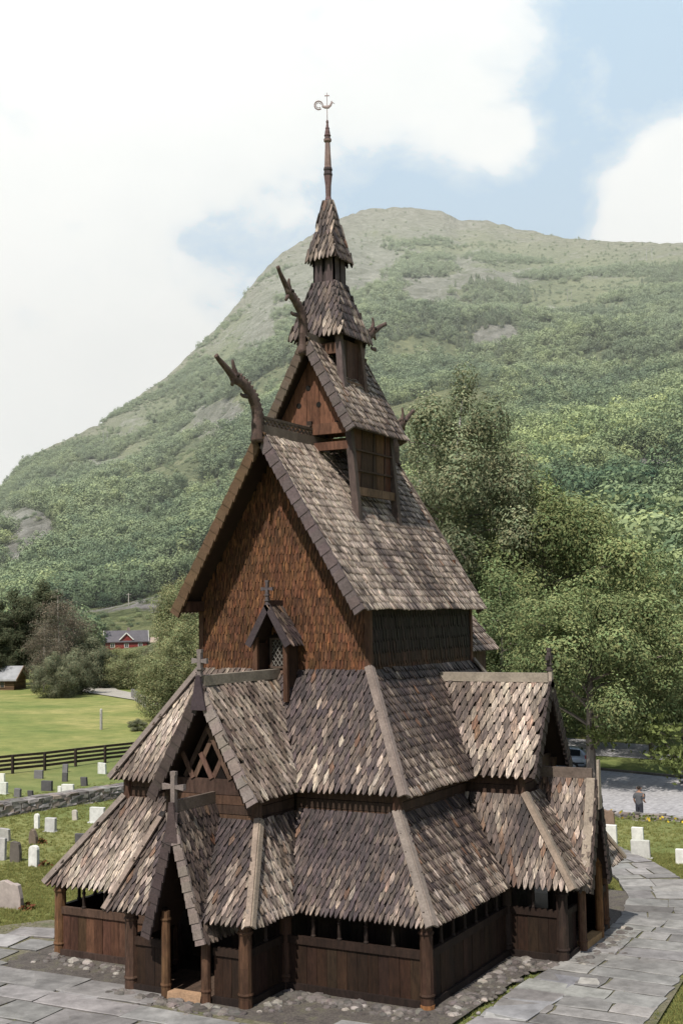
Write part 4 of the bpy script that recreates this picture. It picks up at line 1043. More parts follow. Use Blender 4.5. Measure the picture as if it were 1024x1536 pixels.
# fingers and thumbs
for w, sd_ in ((19, 1), (23, -1)):
    bx, by, bz = bv[w]; pw_ = V(bv[w]) - V(bv[w - 1]); pw_.normalize(); ln = [.07, .08, .075, .06]
    pm = V(bv[w]) + pw_ * .045; bv.append(tuple(pm)); br_.append(.022); be_.append((w, len(bv) - 1)); pi = len(bv) - 1
    for k in range(4):
        s0 = pm + V((0, 0, 1)).cross(pw_).normalized() * (.027 - .018 * k) * sd_ + pw_ * .01
        e0 = s0 + pw_ * ln[k] * .55; e1 = e0 + pw_ * ln[k] * .4 + V((0, -sd_ * .015, -.018))
        n0 = len(bv); bv += [tuple(e0), tuple(e1)]; br_ += [.009, .0075]; be_ += [(pi, n0), (n0, n0 + 1)]
    th_ = V(bv[w]) + pw_ * .01 + V((.01, -sd_ * .035, .02)); n0 = len(bv); bv += [tuple(th_), tuple(th_ + pw_ * .035 + V((.01, 0, 0)))]; br_ += [.011, .009]; be_ += [(w, n0), (n0, n0 + 1)]
M_SKIN = flat('skin', (.30, .17, .115))
skin_body('body', bv, be_, br_, M_SKIN, pe)
M_SHIRT = flat('grey_shirt', (.085, .088, .098)); M_HAIR = flat('dark_hair', (.018, .014, .012))
skin_body('t_shirt', [(0, 0, .84), (0, 0, 1.10), (0, 0, 1.30), (0, 0, 1.39), (.005, 0, 1.47), (0, .17, 1.37), (-.015, .235, 1.17), (0, -.17, 1.37), (-.04, -.24, 1.17)], [(0, 1), (1, 2), (2, 3), (3, 4), (3, 5), (5, 6), (3, 7), (7, 8)],
          [(.14, .185), (.13, .17), (.14, .19), (.125, .13), (.08, .085), .09, .08, .09, .08], M_SHIRT, pe)
skin_body('hair', [(-.015, 0, 1.60), (-.012, 0, 1.68), (.02, 0, 1.735)], [(0, 1), (1, 2)], [(.085, .095), (.105, .108), (.07, .08)], M_HAIR, pe)
M_TROU = flat('dark_trousers', (.022, .024, .034)); M_SHOE = flat('dark_shoes', (.02, .018, .018))
skin_body('trousers', [(0, 0, 1.10), (0, 0, .92), (0, .09, .86), (.02, .10, .50), (-.01, .10, .03), (0, -.09, .86), (-.02, -.10, .50), (-.06, -.10, .03)], [(0, 1), (1, 2), (2, 3), (3, 4), (1, 5), (5, 6), (6, 7)],
          [(.128, .17), (.13, .165), .105, .078, .062, .105, .078, .062], M_TROU, pe)
for p in (((-.05, .10, .045), (.05, .105, .045), (.15, .11, .035)), ((-.10, -.10, .045), (0, -.105, .045), (.10, -.11, .035))): skin_body('shoe', list(p), [(0, 1), (1, 2)], [.045, .05, .038], M_SHOE, pe)
mb = MB()
for s_ in (-1, 1):
    mb.tube([(.118, s_ * .035, 1.655), (.128, s_ * .035, 1.655)], [.014, .010], 6, (.03, .02, .02)); mb.tube([(.02, s_ * .10, 1.61), (.015, s_ * .108, 1.66)], [.02, .025], 6, (.30, .17, .12), flat=.4)
mb.tube([(.115, 0, 1.65), (.145, 0, 1.615), (.12, 0, 1.605)], [.010, .018, .012], 6, (.31, .18, .12)); mb.tube([(.12, -.025, 1.572), (.124, 0, 1.575), (.12, .025, 1.572)], [.004, .008, .004], 6, (.25, .09, .07))
mb.build('face', M_SKIN, pe)

# ---- cars -------------------------------------------------------------------------------------------------
def car(label, loc, rz, colr):
    e = empty('parked_car', loc, rz); tag(e, label, 'car', 'cars parked at the edge of the car park')
    m, nt, out = new_mat('car_paint'); b = N(nt, 'ShaderNodeBsdfPrincipled'); b.inputs['Base Color'].default_value = (*colr, 1); b.inputs['Metallic'].default_value = .35; b.inputs['Roughness'].default_value = .32; b.inputs['Coat Weight'].default_value = .5; nt.links.new(b.outputs[0], out.inputs[0])
    gl, nt, out = new_mat('car_glass'); b = N(nt, 'ShaderNodeBsdfPrincipled'); b.inputs['Base Color'].default_value = (.015, .02, .024, 1); b.inputs['Roughness'].default_value = .06; nt.links.new(b.outputs[0], out.inputs[0])
    dk = flat('tyre_rubber', (.02, .02, .02)); hub = flat('wheel_alloy', (.4, .4, .41), .35); lt = flat('tail_lamp', (.35, .02, .02), .3); hl = flat('head_lamp', (.6, .6, .58), .2)
    # sections along x (front +x): (x, half width low, half width mid, sill z, waist z, roof z, half width roof)
    S = [(-2.15, .70, .74, .42, .86, .95, .62), (-2.08, .80, .84, .28, .90, 1.18, .60), (-1.75, .82, .86, .24, .92, 1.42, .58), (-1.0, .82, .87, .22, .92, 1.49, .60), (-.1, .82, .87, .22, .91, 1.48, .60), (.45, .82, .86, .22, .90, 1.38, .60), (1.05, .82, .86, .22, .90, .98, .70), (1.7, .80, .83, .24, .82, .86, .66), (2.05, .74, .77, .30, .70, .74, .58), (2.16, .62, .66, .40, .60, .62, .5)]
    mb = MB(); ring = []
    for x, a, bm, z0, zw, zr, hr in S:
        ring.append([(x, -a, z0), (x, -bm, (z0 + zw) / 2), (x, -bm + .02, zw), (x, -hr, zr - .04), (x, -hr * .6, zr), (x, hr * .6, zr), (x, hr, zr - .04), (x, bm - .02, zw), (x, bm, (z0 + zw) / 2), (x, a, z0)])
    mb.v = [p for r_ in ring for p in r_]
    for i in range(len(S) - 1):
        for k in range(10): mb.f.append((i * 10 + k, i * 10 + (k + 1) % 10, (i + 1) * 10 + (k + 1) % 10, (i + 1) * 10 + k)); mb.c.append((0, 0, 0))
    mb.f.append(tuple(range(10))); mb.c.append((0, 0, 0)); mb.f.append(tuple(reversed(range((len(S) - 1) * 10, len(S) * 10)))); mb.c.append((0, 0, 0))
    bo = mb.build('body', m, e, True)
    bo.modifiers.new('sub', 'SUBSURF').render_levels = 2; bo.modifiers['sub'].levels = 2
    def strip(nm, xs, mat, lo=.93, off=.012):
        for s_ in (-1, 1):
            mb = MB(); lowp = []; hip = []
            for x in xs:
                i = max(k for k in range(len(S)) if S[k][0] <= x + 1e-6); i = min(i, len(S) - 2); t = (x - S[i][0]) / (S[i + 1][0] - S[i][0]); L_ = [S[i][k] + (S[i + 1][k] - S[i][k]) * t for k in range(7)]
                f = lambda q: s_ * ((L_[2] - .02) * (1 - q) + L_[6] * q + off + .004); zf = lambda q: L_[4] * (1 - q) + (L_[5] - .05) * q
                lowp.append((x, f(.12), zf(.12))); hip.append((x, f(.86), zf(.86)))
            mb.poly(lowp + hip[::-1], (0, 0, 0)); mb.build(nm, mat, e)
    strip('side_window', (-1.78, -1.2, -.86), gl); strip('side_window', (-.80, -.4, .08), gl); strip('side_window', (.14, .45, .80), gl)
    mb = MB(); mb.poly([(-2.10, -.55, .98), (-2.10, .55, .98), (-1.80, .48, 1.38), (-1.80, -.48, 1.38)], (0, 0, 0)); mb.v = [(x - .035, y, z) for x, y, z in mb.v]; mb.build('rear_window', gl, e)
    mb = MB(); mb.poly([(1.04, -.62, .99), (1.04, .62, .99), (.50, .52, 1.36), (.50, -.52, 1.36)], (0, 0, 0)); mb.v = [(x + .03, y, z + .015) for x, y, z in mb.v]; mb.build('windscreen', gl, e)
    for x in (-1.35, 1.35):
        for s_ in (-1, 1):
            mb = MB(); mb.tube([(x, s_ * .68, .31), (x, s_ * .70, .31), (x, s_ * .87, .31), (x, s_ * .89, .31)], [.27, .31, .31, .27], 20, (0, 0, 0)); w = mb.build('wheel', dk, e)
            mb = MB(); mb.tube([(x, s_ * .885, .31), (x, s_ * .897, .31)], [.19, .15], 12, (0, 0, 0)); mb.build('rim', hub, w)
    for s_ in (-1, 1):
        mb = MB(); mb.box(-2.17, -2.05, s_ * .70 - .09, s_ * .70 + .09, .80, 1.0, (0, 0, 0), .01); mb.build('tail_light', lt, e)
        mb = MB(); mb.box(2.0, 2.12, s_ * .54 - .14, s_ * .54 + .14, .58, .70, (0, 0, 0), .01); mb.build('headlight', hl, e)
        mb = MB(); mb.box(.60, .76, s_ * .97 - .08, s_ * .97 + .08, .94, 1.06, (0, 0, 0), .01); mb.build('wing_mirror', m, e)
    mb = MB(); mb.box(-2.20, -2.08, -.74, .74, .34, .52, (.02, .02, .02), .01); mb.box(2.08, 2.19, -.62, .62, .30, .48, (.02, .02, .02), .01); mb.build('bumper', dk, e)
    mb = MB()
    for s_ in (-1, 1): mb.beam((-2.0, s_ * .873, .55), (1.9, s_ * .865, .55), .02, .07, (.02, .02, .02))
    mb.build('side_moulding', dk, e)
    return e
car('silver blue hatchback parked beside the tree trunk, half hidden by the church', (-8.6, 47.6, -.985), math.radians(196), (.36, .41, .48))
car('dark blue car at the right edge of the car park, only its end in view', (1.75, 45.6, -.985), math.radians(195), (.05, .06, .10))

# ================================================================== TREES
def leaf_mat(name, hue=(1, 1, 1), var=.35, inst=False):
    m, nt, out = new_mat(name)
    a = N(nt, 'ShaderNodeAttribute', attribute_name='col')
    d = N(nt, 'ShaderNodeBsdfDiffuse'); t = N(nt, 'ShaderNodeBsdfTranslucent'); ms = N(nt, 'ShaderNodeMixShader'); ms.inputs[0].default_value = .22
    c = mixc(nt, 1., a.outputs['Color'], hue, 'MULTIPLY')
    if inst:
        oi = N(nt, 'ShaderNodeObjectInfo')
        r = ramp(nt, [(0, (.50, .60, .62)), (.2, (.75, .80, .80)), (.5, (1, 1, 1)), (.8, (1.15, 1.13, 1.05)), (1, (1.32, 1.24, 1.08))], oi.outputs['Random'])
        c = mixc(nt, 1., c, r.outputs[0], 'MULTIPLY')
        n = noise_n(nt, .0075, 5, .68, vec=oi.outputs['Location'])
        r2 = ramp(nt, [(.38, (.36, .47, .52)), (.46, (.72, .78, .80)), (.53, (1.02, 1.02, 1.0)), (.63, (1.30, 1.28, 1.14))], n.outputs[0]); c = mixc(nt, 1., c, r2.outputs[0], 'MULTIPLY')
        # haze painted into the leaf colour: farther trees mix toward a pale tone
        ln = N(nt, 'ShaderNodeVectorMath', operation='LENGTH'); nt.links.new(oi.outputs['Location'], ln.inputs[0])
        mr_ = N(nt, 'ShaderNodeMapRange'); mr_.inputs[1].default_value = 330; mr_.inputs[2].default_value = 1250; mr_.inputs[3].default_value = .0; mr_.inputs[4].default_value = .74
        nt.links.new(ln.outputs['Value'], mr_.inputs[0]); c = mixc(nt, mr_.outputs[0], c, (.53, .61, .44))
    nt.links.new(c, d.inputs[0]); nt.links.new(c, t.inputs[0]); nt.links.new(d.outputs[0], ms.inputs[1]); nt.links.new(t.outputs[0], ms.inputs[2]); nt.links.new(ms.outputs[0], out.inputs[0]); return m
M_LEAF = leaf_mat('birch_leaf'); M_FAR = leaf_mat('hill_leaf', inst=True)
M_BARK = col_mat('bark', .9, .5, 5, .5, stretch=(1, 1, .4))

def leaf_mesh(name, cen, col, size, asp=1.5, droop=.0, out=None, mat=None, face=.0):
    """one small pointed leaf spray (quad) per centre; face > 0 turns them outward"""
    n = len(cen); cen = np.asarray(cen, np.float32)
    nrmv = RN.normal(size=(n, 3)); 
    if out is not None: nrmv = nrmv * (1 - face) + np.asarray(out) * face * 1.6
    nrmv[:, 2] += .25; nrmv /= np.linalg.norm(nrmv, axis=1, keepdims=True)
    a = RN.normal(size=(n, 3)); a[:, 2] -= droop; a -= nrmv * (a * nrmv).sum(1, keepdims=True); a /= np.linalg.norm(a, axis=1, keepdims=True) + 1e-9
    b = np.cross(nrmv, a); s = (size * RN.uniform(.6, 1.35, (n, 1)))
    p = np.stack([cen - a * s * asp * .5, cen + b * s * .38, cen + a * s * asp * .5, cen - b * s * .38], 1).reshape(-1, 3)
    me = bpy.data.meshes.new(name); me.vertices.add(n * 4); me.vertices.foreach_set('co', p.astype(np.float32).ravel())
    me.loops.add(n * 4); me.loops.foreach_set('vertex_index', np.arange(n * 4, dtype=np.int32)); me.polygons.add(n)
    me.polygons.foreach_set('loop_start', np.arange(0, n * 4, 4, dtype=np.int32)); me.polygons.foreach_set('loop_total', np.full(n, 4, np.int32)); me.update(calc_edges=True)
    at = me.attributes.new('col', 'FLOAT_COLOR', 'FACE'); arr = np.ones((n, 4), np.float32); arr[:, :3] = col; at.data.foreach_set('color', arr.ravel())
    me.materials.append(mat or M_LEAF); return me

def make_tree(seed, H, R, base_frac, leaves, leaf, colr, droop=1.2, profile='birch', limbs=16, clump=.75, trunk_r=.16, trunk_col=(.30, .28, .26), lean=.0, crown_name='crown', twigs=4, spread=1.0, zmin=.05):
    """returns (trunk mesh, crown mesh): a tapered trunk with forking limbs, leaf sprays gathered in clumps along them"""
    rd = random.Random(seed); rn = np.random.default_rng(seed)
    mb = MB(); top = V((lean * H, rd.uniform(-.03, .03) * H, H * .93))
    tp = lambda t: V((lean * H * t * t + math.sin(t * 5 + seed) * .018 * H * t, math.cos(t * 4 + seed) * .018 * H * t, H * .93 * t))
    ts_ = [0, .04, .12, .25, .4, .55, .7, .85, 1]
    mb.tube([tp(t) for t in ts_], [trunk_r * (1.5 if t == 0 else 1.0) * (1 - .9 * t) + .012 for t in ts_], 8, lambda i: vary(trunk_col, .35))
    cl = []
    def prof(t):
        if profile == 'birch': return (math.sin(math.pi * min(.97, max(0.06, t * .84 + .08))) ** .5)
        if profile == 'round': return math.sin(math.pi * min(.98, max(.06, t * .9 + .1))) ** .6
        if profile == 'cone': return (1 - t) ** .75 + .06
        if profile == 'pine': return (.35 + .9 * t) * (1 - t) ** .35 if t > .25 else .5
        return 1
    for i in range(limbs):
        t = base_frac + (1 - base_frac) * ((i + rd.uniform(.1, .9)) / limbs) * .97
        tt = (t - base_frac) / (1 - base_frac); p0 = tp(min(1, t * .92)); az = i * 2.4 + rd.uniform(-.5, .5)
        L = R * prof(tt) * rd.uniform(.72, 1.12); up = rd.uniform(.25, .7) * (1 - .3 * tt) if profile != 'cone' else rd.uniform(-.15, .1)
        d = V((math.cos(az), math.sin(az), up)); pts = [p0]
        for k in range(1, 5):
            q = k / 4; pts.append(p0 + V((d.x * L * q, d.y * L * q, up * L * q - droop * .18 * L * q * q)))
        mb.tube(pts, [trunk_r * .42 * (1 - t * .7) * (1 - .8 * k / 4) + .012 for k in range(5)], 5, vary(trunk_col, .3) if profile != 'birch' else vary((.14, .12, .11), .3))
        ns = twigs
        for k in range(ns):
            q = rd.uniform(.35, 1.02) if k else 1.0; j = min(3, int(q * 4)); f = q * 4 - j; b = pts[j].lerp(pts[min(4, j + 1)], min(1, f))
            s = clump * (rd.uniform(.75, 1.25) if k < 2 else rd.uniform(.4, .7)) * spread
            off = V((rd.gauss(0, .3), rd.gauss(0, .3), rd.gauss(.05, .22))) * L * (.28 if k < 2 else .62)
            c = b + off
            cl.append((c, s, rd.uniform(.7, 1.25))); mb.tube([b, b.lerp(c, .6) + V((0, 0, .08)), c], [.03, .02, .008], 4, vary((.11, .095, .085), .3), cap=False)
    for k in range(3): cl.append((tp(.96 + .02 * k) + V((rd.gauss(0, .15), rd.gauss(0, .15), .1 + .2 * k)) * R * .3, clump * .7, 1.1))
    # leaf sprays sit on the outside of rounded puffs, sunk into one another; undersides thin, shade painted in as darker lower and inner sprays
    cc = np.array([tuple(c[0]) for c in cl]); ss = np.array([c[1] for c in cl]); tn = np.array([c[2] for c in cl])
    w = ss ** 2; w /= w.sum(); idx = rn.choice(len(cl), leaves, p=w)
    g = rn.normal(size=(leaves, 3)); g[:, 2] += .25; g /= np.linalg.norm(g, axis=1, keepdims=True)
    lump = 1 + .20 * np.sin(g[:, 0] * 5 + idx) * np.sin(g[:, 1] * 6 + idx * 2.) + .14 * np.sin(g[:, 2] * 9 + idx * 3.)
    rr = (1 - np.abs(rn.normal(0, .16, leaves))) * lump
    stray = rn.random(leaves) < .14; rr = np.where(stray, rr * rn.uniform(.9, 1.4, leaves), rr)
    sc3 = np.array([1, 1, .78 + .16 * droop])
    P = cc[idx] + g * (rr * ss[idx])[:, None] * sc3; P[:, 2] -= droop * .16 * ss[idx] * rn.uniform(0, 1.5, leaves) ** 2
    ok = (P[:, 2] > H * zmin * rn.uniform(.92, 1.12, leaves)); P = P[ok]; idx = idx[ok]; g = g[ok]; rr = rr[ok]
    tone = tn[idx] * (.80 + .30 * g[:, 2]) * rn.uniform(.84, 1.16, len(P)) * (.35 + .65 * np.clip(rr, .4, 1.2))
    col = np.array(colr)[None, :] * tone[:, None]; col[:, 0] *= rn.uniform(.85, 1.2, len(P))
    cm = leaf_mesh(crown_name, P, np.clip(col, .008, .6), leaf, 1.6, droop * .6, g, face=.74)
    tm_o = mb.build('trunk_tmp', M_BARK); tm = tm_o.data; bpy.data.objects.remove(tm_o); return tm, cm
def plant_tree(name, meshes, x, y, z, sc_=1., rz=0., label='', cat='tree', group=None, sz=None):
    e = empty(name, (x, y, z), rz); e.scale = (sc_, sc_, sz or sc_); tag(e, label, cat, group)
    for nm, me in (('trunk', meshes[0]), ('crown', meshes[1])):
        o = bpy.data.objects.new(nm, me); COL.objects.link(o); o.parent = e
    return e
LB = (.14, .17, .062); LD = (.055, .080, .034); LY = (.125, .142, .05); LP = (.035, .046, .028)
# right-hand trees beyond the church
t_birch = make_tree(21, 22, 5.9, .18, 95000, .125, (.23, .26, .16), 2.0, 'birch', 34, 1.25, .24, (.42, .40, .38), .02, twigs=5)
t_leafy = make_tree(22, 13, 5.2, .13, 70000, .11, (.235, .285, .13), 1.1, 'round', 22, 1.45, .26, (.16, .135, .115), twigs=4)
t_leafy2 = make_tree(23, 12, 4.8, .10, 65000, .11, (.205, .26, .125), 1.3, 'round', 20, 1.45, .2, (.2, .18, .16), twigs=4)
t_trunk = make_tree(24, 11.2, 5.6, .30, 80000, .115, (.23, .28, .13), .8, 'round', 24, 1.5, .30, (.17, .145, .125), twigs=4, zmin=.22)
t_high = make_tree(25, 12, 5.2, .36, 60000, .115, (.21, .26, .125), .9, 'round', 20, 1.4, .24, (.17, .145, .125), twigs=4, zmin=.27)
GT = 'leafy trees around the car park behind the church'
def at_u(u, r): return polar(u, r)
def pt(meshes, u, r, hpx_top, Hm, label, name='birch_tree', rz=0., group=GT, z=-1.0, wide=1.):
    """stand a tree of mesh height Hm at bearing u, distance r, scaled so that its top reaches the surveyed height"""
    x, y = polar(u, r); zt = 8.5 + (921 - hpx_top) / FPX * r * 1.0; s = (zt - z) / Hm
    return plant_tree(name, meshes, x, y, z, s * wide, rz, label, 'tree', group, sz=s)
pt(t_birch, 680, 92, 531, 22.6, 'tallest birch behind the turret roof with a pale trunk and drooping grey green crown', rz=.4)
pt(t_birch, 640, 108, 640, 22.6, 'dusky drooping birch hugging the nave roof slope, left of the tallest birch', rz=2.4)
pt(t_birch, 742, 104, 660, 22.6, 'drooping birch at the right shoulder of the tallest birch', rz=4.0)
pt(t_leafy, 815, 90, 722, 13.4, 'tall yellow green leafy tree, highest of the crowns right of the birches', 'leafy_tree', 1.)
pt(t_leafy2, 745, 80, 850, 12.4, 'leafy green tree directly above the ridge of the south dormer', 'leafy_tree', .3)
pt(t_leafy, 905, 100, 795, 13.4, 'rounded yellow green tree right of the tall leafy tree, below the twin poles', 'leafy_tree', 3.6)
pt(t_leafy2, 985, 112, 835, 12.4, 'dark green tree touching the right edge of the picture under the small rock face', 'leafy_tree', 5.)
pt(t_leafy2, 690, 84, 880, 12.4, 'leafy tree squeezed between the nave eave and the south dormer ridge', 'leafy_tree', 2.2)
tr_ = pt(t_trunk, 876, 70.5, 872, 11.6, 'broad tree with a bare forked trunk standing at the kerb beside the silver car', 'leafy_tree', .9)
pt(t_high, 965, 84, 925, 12.4, 'leafy tree whose low branches hang over the grass strip at the right', 'leafy_tree', 4.4)
pt(t_high, 1045, 88, 900, 12.4, 'tree cut by the right edge of the picture beside the road', 'leafy_tree', 5.5)
# a long bare branch reaching right from the kerb tree
x, y = polar(878, 70.4); bx = MB(); pts = []
for du, z in ((0, 2.0), (22, 2.9), (45, 3.6), (75, 3.7), (100, 3.1), (118, 2.0), (135, 1.4)):
    a = polar(878 + du, 70.0 - du * .01); pts.append((a[0] - x, a[1] - y, z))
bo = None
bx.tube([V(p) for p in pts], [.09, .08, .07, .06, .05, .035, .015], 6, lambda i: vary((.07, .058, .05), .3))
for i in range(2, 6):
    for k in range(3):
        p = V(pts[i]); q = p + V((random.uniform(-1, 1), random.uniform(-1, 1), random.uniform(-.7, .6))); bx.tube([p, (p + q) / 2 + V((0, 0, .1)), q], [.03, .02, .008], 4, (.07, .06, .05))
br = bx.build('branch', M_BARK); br.parent = tr_; s_ = tr_.scale; br.matrix_parent_inverse = Matrix.Rotation(-.9, 4, 'Z') @ Matrix.Diagonal((1 / s_[0], 1 / s_[1], 1 / s_[2], 1))
cen = []; 
for i in range(1, 7):
    for k in range(330):
        p = V(pts[i]); cen.append((p.x + random.gauss(0, .6), p.y + random.gauss(0, .6), p.z - abs(random.gauss(0, .45)) + .3))
lc = np.array(LB)[None, :] * RN.uniform(.6, 1.35, (len(cen), 1)); sm = leaf_mesh('leaf_spray', cen, lc, .2, 1.6, .8); so_ = bpy.data.objects.new('leaf_spray', sm); COL.objects.link(so_); so_.parent = tr_; so_.matrix_parent_inverse = br.matrix_parent_inverse.copy()

# left-hand trees across the field
t_pine = make_tree(31, 14, 4.2, .18, 40000, .15, (.095, .11, .066), .2, 'pine', 22, 1.25, .22, (.16, .12, .10), crown_name='needle_crown')
t_thin = make_tree(32, 13, 3.0, .12, 16000, .11, (.22, .20, .155), .9, 'birch', 30, 1.2, .14, (.32, .29, .27), twigs=5)
t_bush = make_tree(33, 8, 3.6, .05, 38000, .12, (.205, .225, .145), 1.0, 'round', 18, 1.25, .14, (.14, .12, .11))
t_cyp = make_tree(34, 9, 1.8, .03, 26000, .12, (.05, .062, .042), .3, 'cone', 26, .75, .14, (.1, .08, .07))
t_hang = make_tree(35, 9, 3.6, .08, 42000, .11, (.26, .285, .15), 2.2, 'birch', 22, 1.15, .13, (.2, .18, .16))
GL_ = 'trees between the field and the mountain foot'
P_ = lambda *a, **k: pt(*a, group=GL_, z=0., **k)
P_(t_pine, 22, 158, 878, 14.2, 'dark pine at the left edge behind the log cabin', 'pine_tree', .3)
P_(t_pine, 62, 166, 866, 14.2, 'tallest dark pine with a rounded top left of the bare brown trees', 'pine_tree', 2.2)
P_(t_pine, -12, 150, 905, 14.2, 'dark pine half outside the left edge', 'pine_tree', 4.)
P_(t_pine, 40, 176, 890, 14.2, 'dark pine squeezed between the two taller pines at left', 'pine_tree', 5.2)
P_(t_thin, 88, 148, 880, 12.8, 'thin brownish half-bare tree in front of the dark pines', 'bare_tree', 1.)
P_(t_thin, 108, 152, 905, 12.8, 'thin half-bare tree with a pale stem right of the first brownish one', 'bare_tree', 3.)
P_(t_thin, 66, 143, 925, 12.8, 'lowest thin brown tree, left of the pale stem', 'bare_tree', 4.6)
P_(t_bush, 84, 132, 975, 7.9, 'dense grey green birch bush at the top edge of the field, nearest the gravel track', 'birch_bush', .5)
P_(t_bush, 112, 137, 970, 7.9, 'grey green bush beside the end of the gravel track', 'birch_bush', 2.)
P_(t_bush, 125, 150, 945, 7.9, 'green bushy tree left of the dark conical one', 'birch_bush', 3.3)
P_(t_cyp, 150, 146, 975, 8.9, 'dark narrow conical tree between bright bushes', 'conifer_tree', 0)
P_(t_hang, 172, 156, 968, 8.9, 'bright green bushy tree right of the dark conical one, below the red house', 'leafy_tree', .7, wide=2.0)
P_(t_hang, 192, 148, 972, 8.9, 'low bright bush directly below the red house dormer', 'leafy_tree', 1.7, wide=2.0)
P_(t_bush, 224, 170, 966, 7.9, 'grey green bush below the white house', 'birch_bush', 2.7, wide=1.6)
P_(t_bush, 138, 168, 966, 7.9, 'grey green bush behind the dark conical tree', 'birch_bush', 5.7, wide=1.2)
P_(t_hang, 207, 164, 969, 8.9, 'bright green bush between the red house and the white house', 'leafy_tree', 2.7, wide=1.9)
P_(t_hang, 140, 178, 972, 8.9, 'bright green bush in front of the left end of the red house', 'leafy_tree', 3.7)
P_(t_hang, 250, 104, 962, 8.9, 'light green hanging birch close beside the church roof', 'birch_tree', 1.2)
P_(t_hang, 270, 114, 932, 8.9, 'hanging birch behind the left edge of the shingled gable', 'birch_tree', 5.)
P_(t_hang, 268, 196, 934, 8.9, 'green birch right of the white house', 'birch_tree', 2.)
P_(t_hang, 275, 210, 870, 8.9, 'tall green birch just under the left eave of the nave roof', 'birch_tree', 3.)
P_(t_hang, 300, 150, 900, 8.9, 'birch hidden mostly behind the shingled gable', 'birch_tree', 4.)
P_(t_bush, 205, 96, 1070, 7.9, 'low hazy shrub beside the gravel track in the yellow field', 'shrub', 4., wide=1.6)

# ================================================================== MOUNTAIN
SIL = [(-1500, 905), (-700, 880), (-420, 850), (-200, 805), (-60, 752), (0, 725), (30, 690), (60, 668), (150, 628), (200, 592), (250, 558), (330, 480), (400, 394), (425, 370), (470, 342), (520, 314), (560, 301), (620, 300), (675, 307), (700, 322), (740, 322), (790, 337), (870, 353), (960, 360), (1024, 362), (1150, 366), (1400, 350), (1800, 330), (2600, 350), (4000, 420)]
def interp(tab, u):
    if u <= tab[0][0]: return tab[0][1]
    for (a, b), (c, d) in zip(tab, tab[1:]):
        if u <= c: return b + (d - b) * (u - a) / (c - a)
    return tab[-1][1]
RD = [(-1500, 900), (0, 950), (300, 1200), (560, 1650), (760, 1600), (1024, 1350), (1800, 1000), (4000, 900)]
R0 = [(-1500, 330), (0, 330), (250, 310), (500, 250), (700, 200), (1024, 165), (4000, 170)]
def mount(u, s):
    """terrain height along bearing u at parameter s (0 foot, 1 ridge)"""
    R = interp(RD, u); r0 = interp(R0, u); r = r0 + (R - r0) * s
    el = (921 - interp(SIL, u)) / FPX
    ca_ = math.cos(math.atan((u - 512) / FPX)); zr = 8.5 + R * el * ca_; x, y = polar(u, r)
    k = min(1, s)
    z = -1.5 + (zr + 1.5) * (.62 * k + .38 * k * k if s <= 1 else 1 - (s - 1) * 1.1)
    env = math.sin(math.pi * min(1, s)) ** .7 if s <= 1 else .3
    q = V((x, y, 0))
    env *= 1 - .75 * sstep(.72, 1., s)
    z += env * (26 * noise.fractal(q * .0042, 1., 2., 3) + 9 * noise.fractal(q * .016 + V((5, 5, 0)), 1., 2., 3)) * (.35 + .65 * k)
    # broken benches and ledges
    z += env * 7 * max(0, noise.noise(q * .022 + V((z * .006, 0, 9)))) * (.4 + k)
    z += (.2 + .8 * k) * 2.0 * noise.fractal(q * .06, 1., 2., 2) * min(1, s * 6)
    return x, y, z
us = list(np.concatenate([np.linspace(-1500, -120, 40)[:-1], np.linspace(-120, 1150, 330), np.linspace(1150, 4000, 60)[1:]]))
ss = list(np.concatenate([np.linspace(0, 1, 200), np.linspace(1, 1.25, 12)[1:]]))
# rock: surveyed bare places (bearing, picture height, radius across, radius down, strength)
ROCK = [(545, 395, 60, 55, 1.1), (480, 420, 80, 55, .75), (400, 470, 50, 60, .6), (620, 325, 160, 26, .55), (660, 430, 90, 40, .5), (750, 505, 40, 22, 1.2), (770, 565, 30, 10, .7), (980, 715, 62, 26, 1.7), (965, 850, 45, 16, 1.1), (770, 560, 60, 8, .9), (860, 640, 30, 8, .5), (60, 800, 70, 40, .8), (20, 830, 40, 30, .9), (330, 620, 50, 22, 1.1), (300, 640, 70, 14, .6), (45, 785, 50, 32, 1.25), (150, 770, 60, 22, .55), (570, 470, 60, 18, .5), (700, 390, 60, 14, .55), (150, 690, 60, 8, .7), (235, 908, 35, 10, .5), (760, 415, 60, 12, .5), (90, 710, 40, 14, .5)]
CAMM = None
def project(x, y, z):
    d = V((x, y, z)) - CAMP; f = FW * math.cos(PITCH) + V((0, 0, math.sin(PITCH))); up = RT.cross(f); dd = d.dot(f)
    return 512 + FPX * d.dot(RT) / dd, 768 - FPX * d.dot(up) / dd
vs = []; rk = []; pale = []
for u in us:
    for s in ss:
        x, y, z = mount(u, s); vs.append((x, y, z))
        a, b = (u, 921 - (z - 8.5) / max(1, math.hypot(x - CAMP.x, y - CAMP.y) * math.cos(math.atan((u - 512) / FPX))) * FPX)
        r = 0
        for (ru, rv, wu, wv, st) in ROCK:
            q = ((a - ru) / wu) ** 2 + ((b - rv) / wv) ** 2
            if q < 4: r = max(r, st * math.exp(-q * 1.1))
        r += .36 * noise.fractal(V((x, y, z * 1.6)) * .016, .8, 2., 5) + .16 * sstep(.45, 1., s) + .06
        rk.append(max(0, min(1, r))); pale.append(s)
ns = len(ss); fs = []
for i in range(len(us) - 1):
    for j in range(ns - 1):
        k = i * ns + j; fs.append((k, k + ns, k + ns + 1, k + 1))
me = bpy.data.meshes.new('mountain'); me.from_pydata(vs, [], fs); me.shade_smooth()
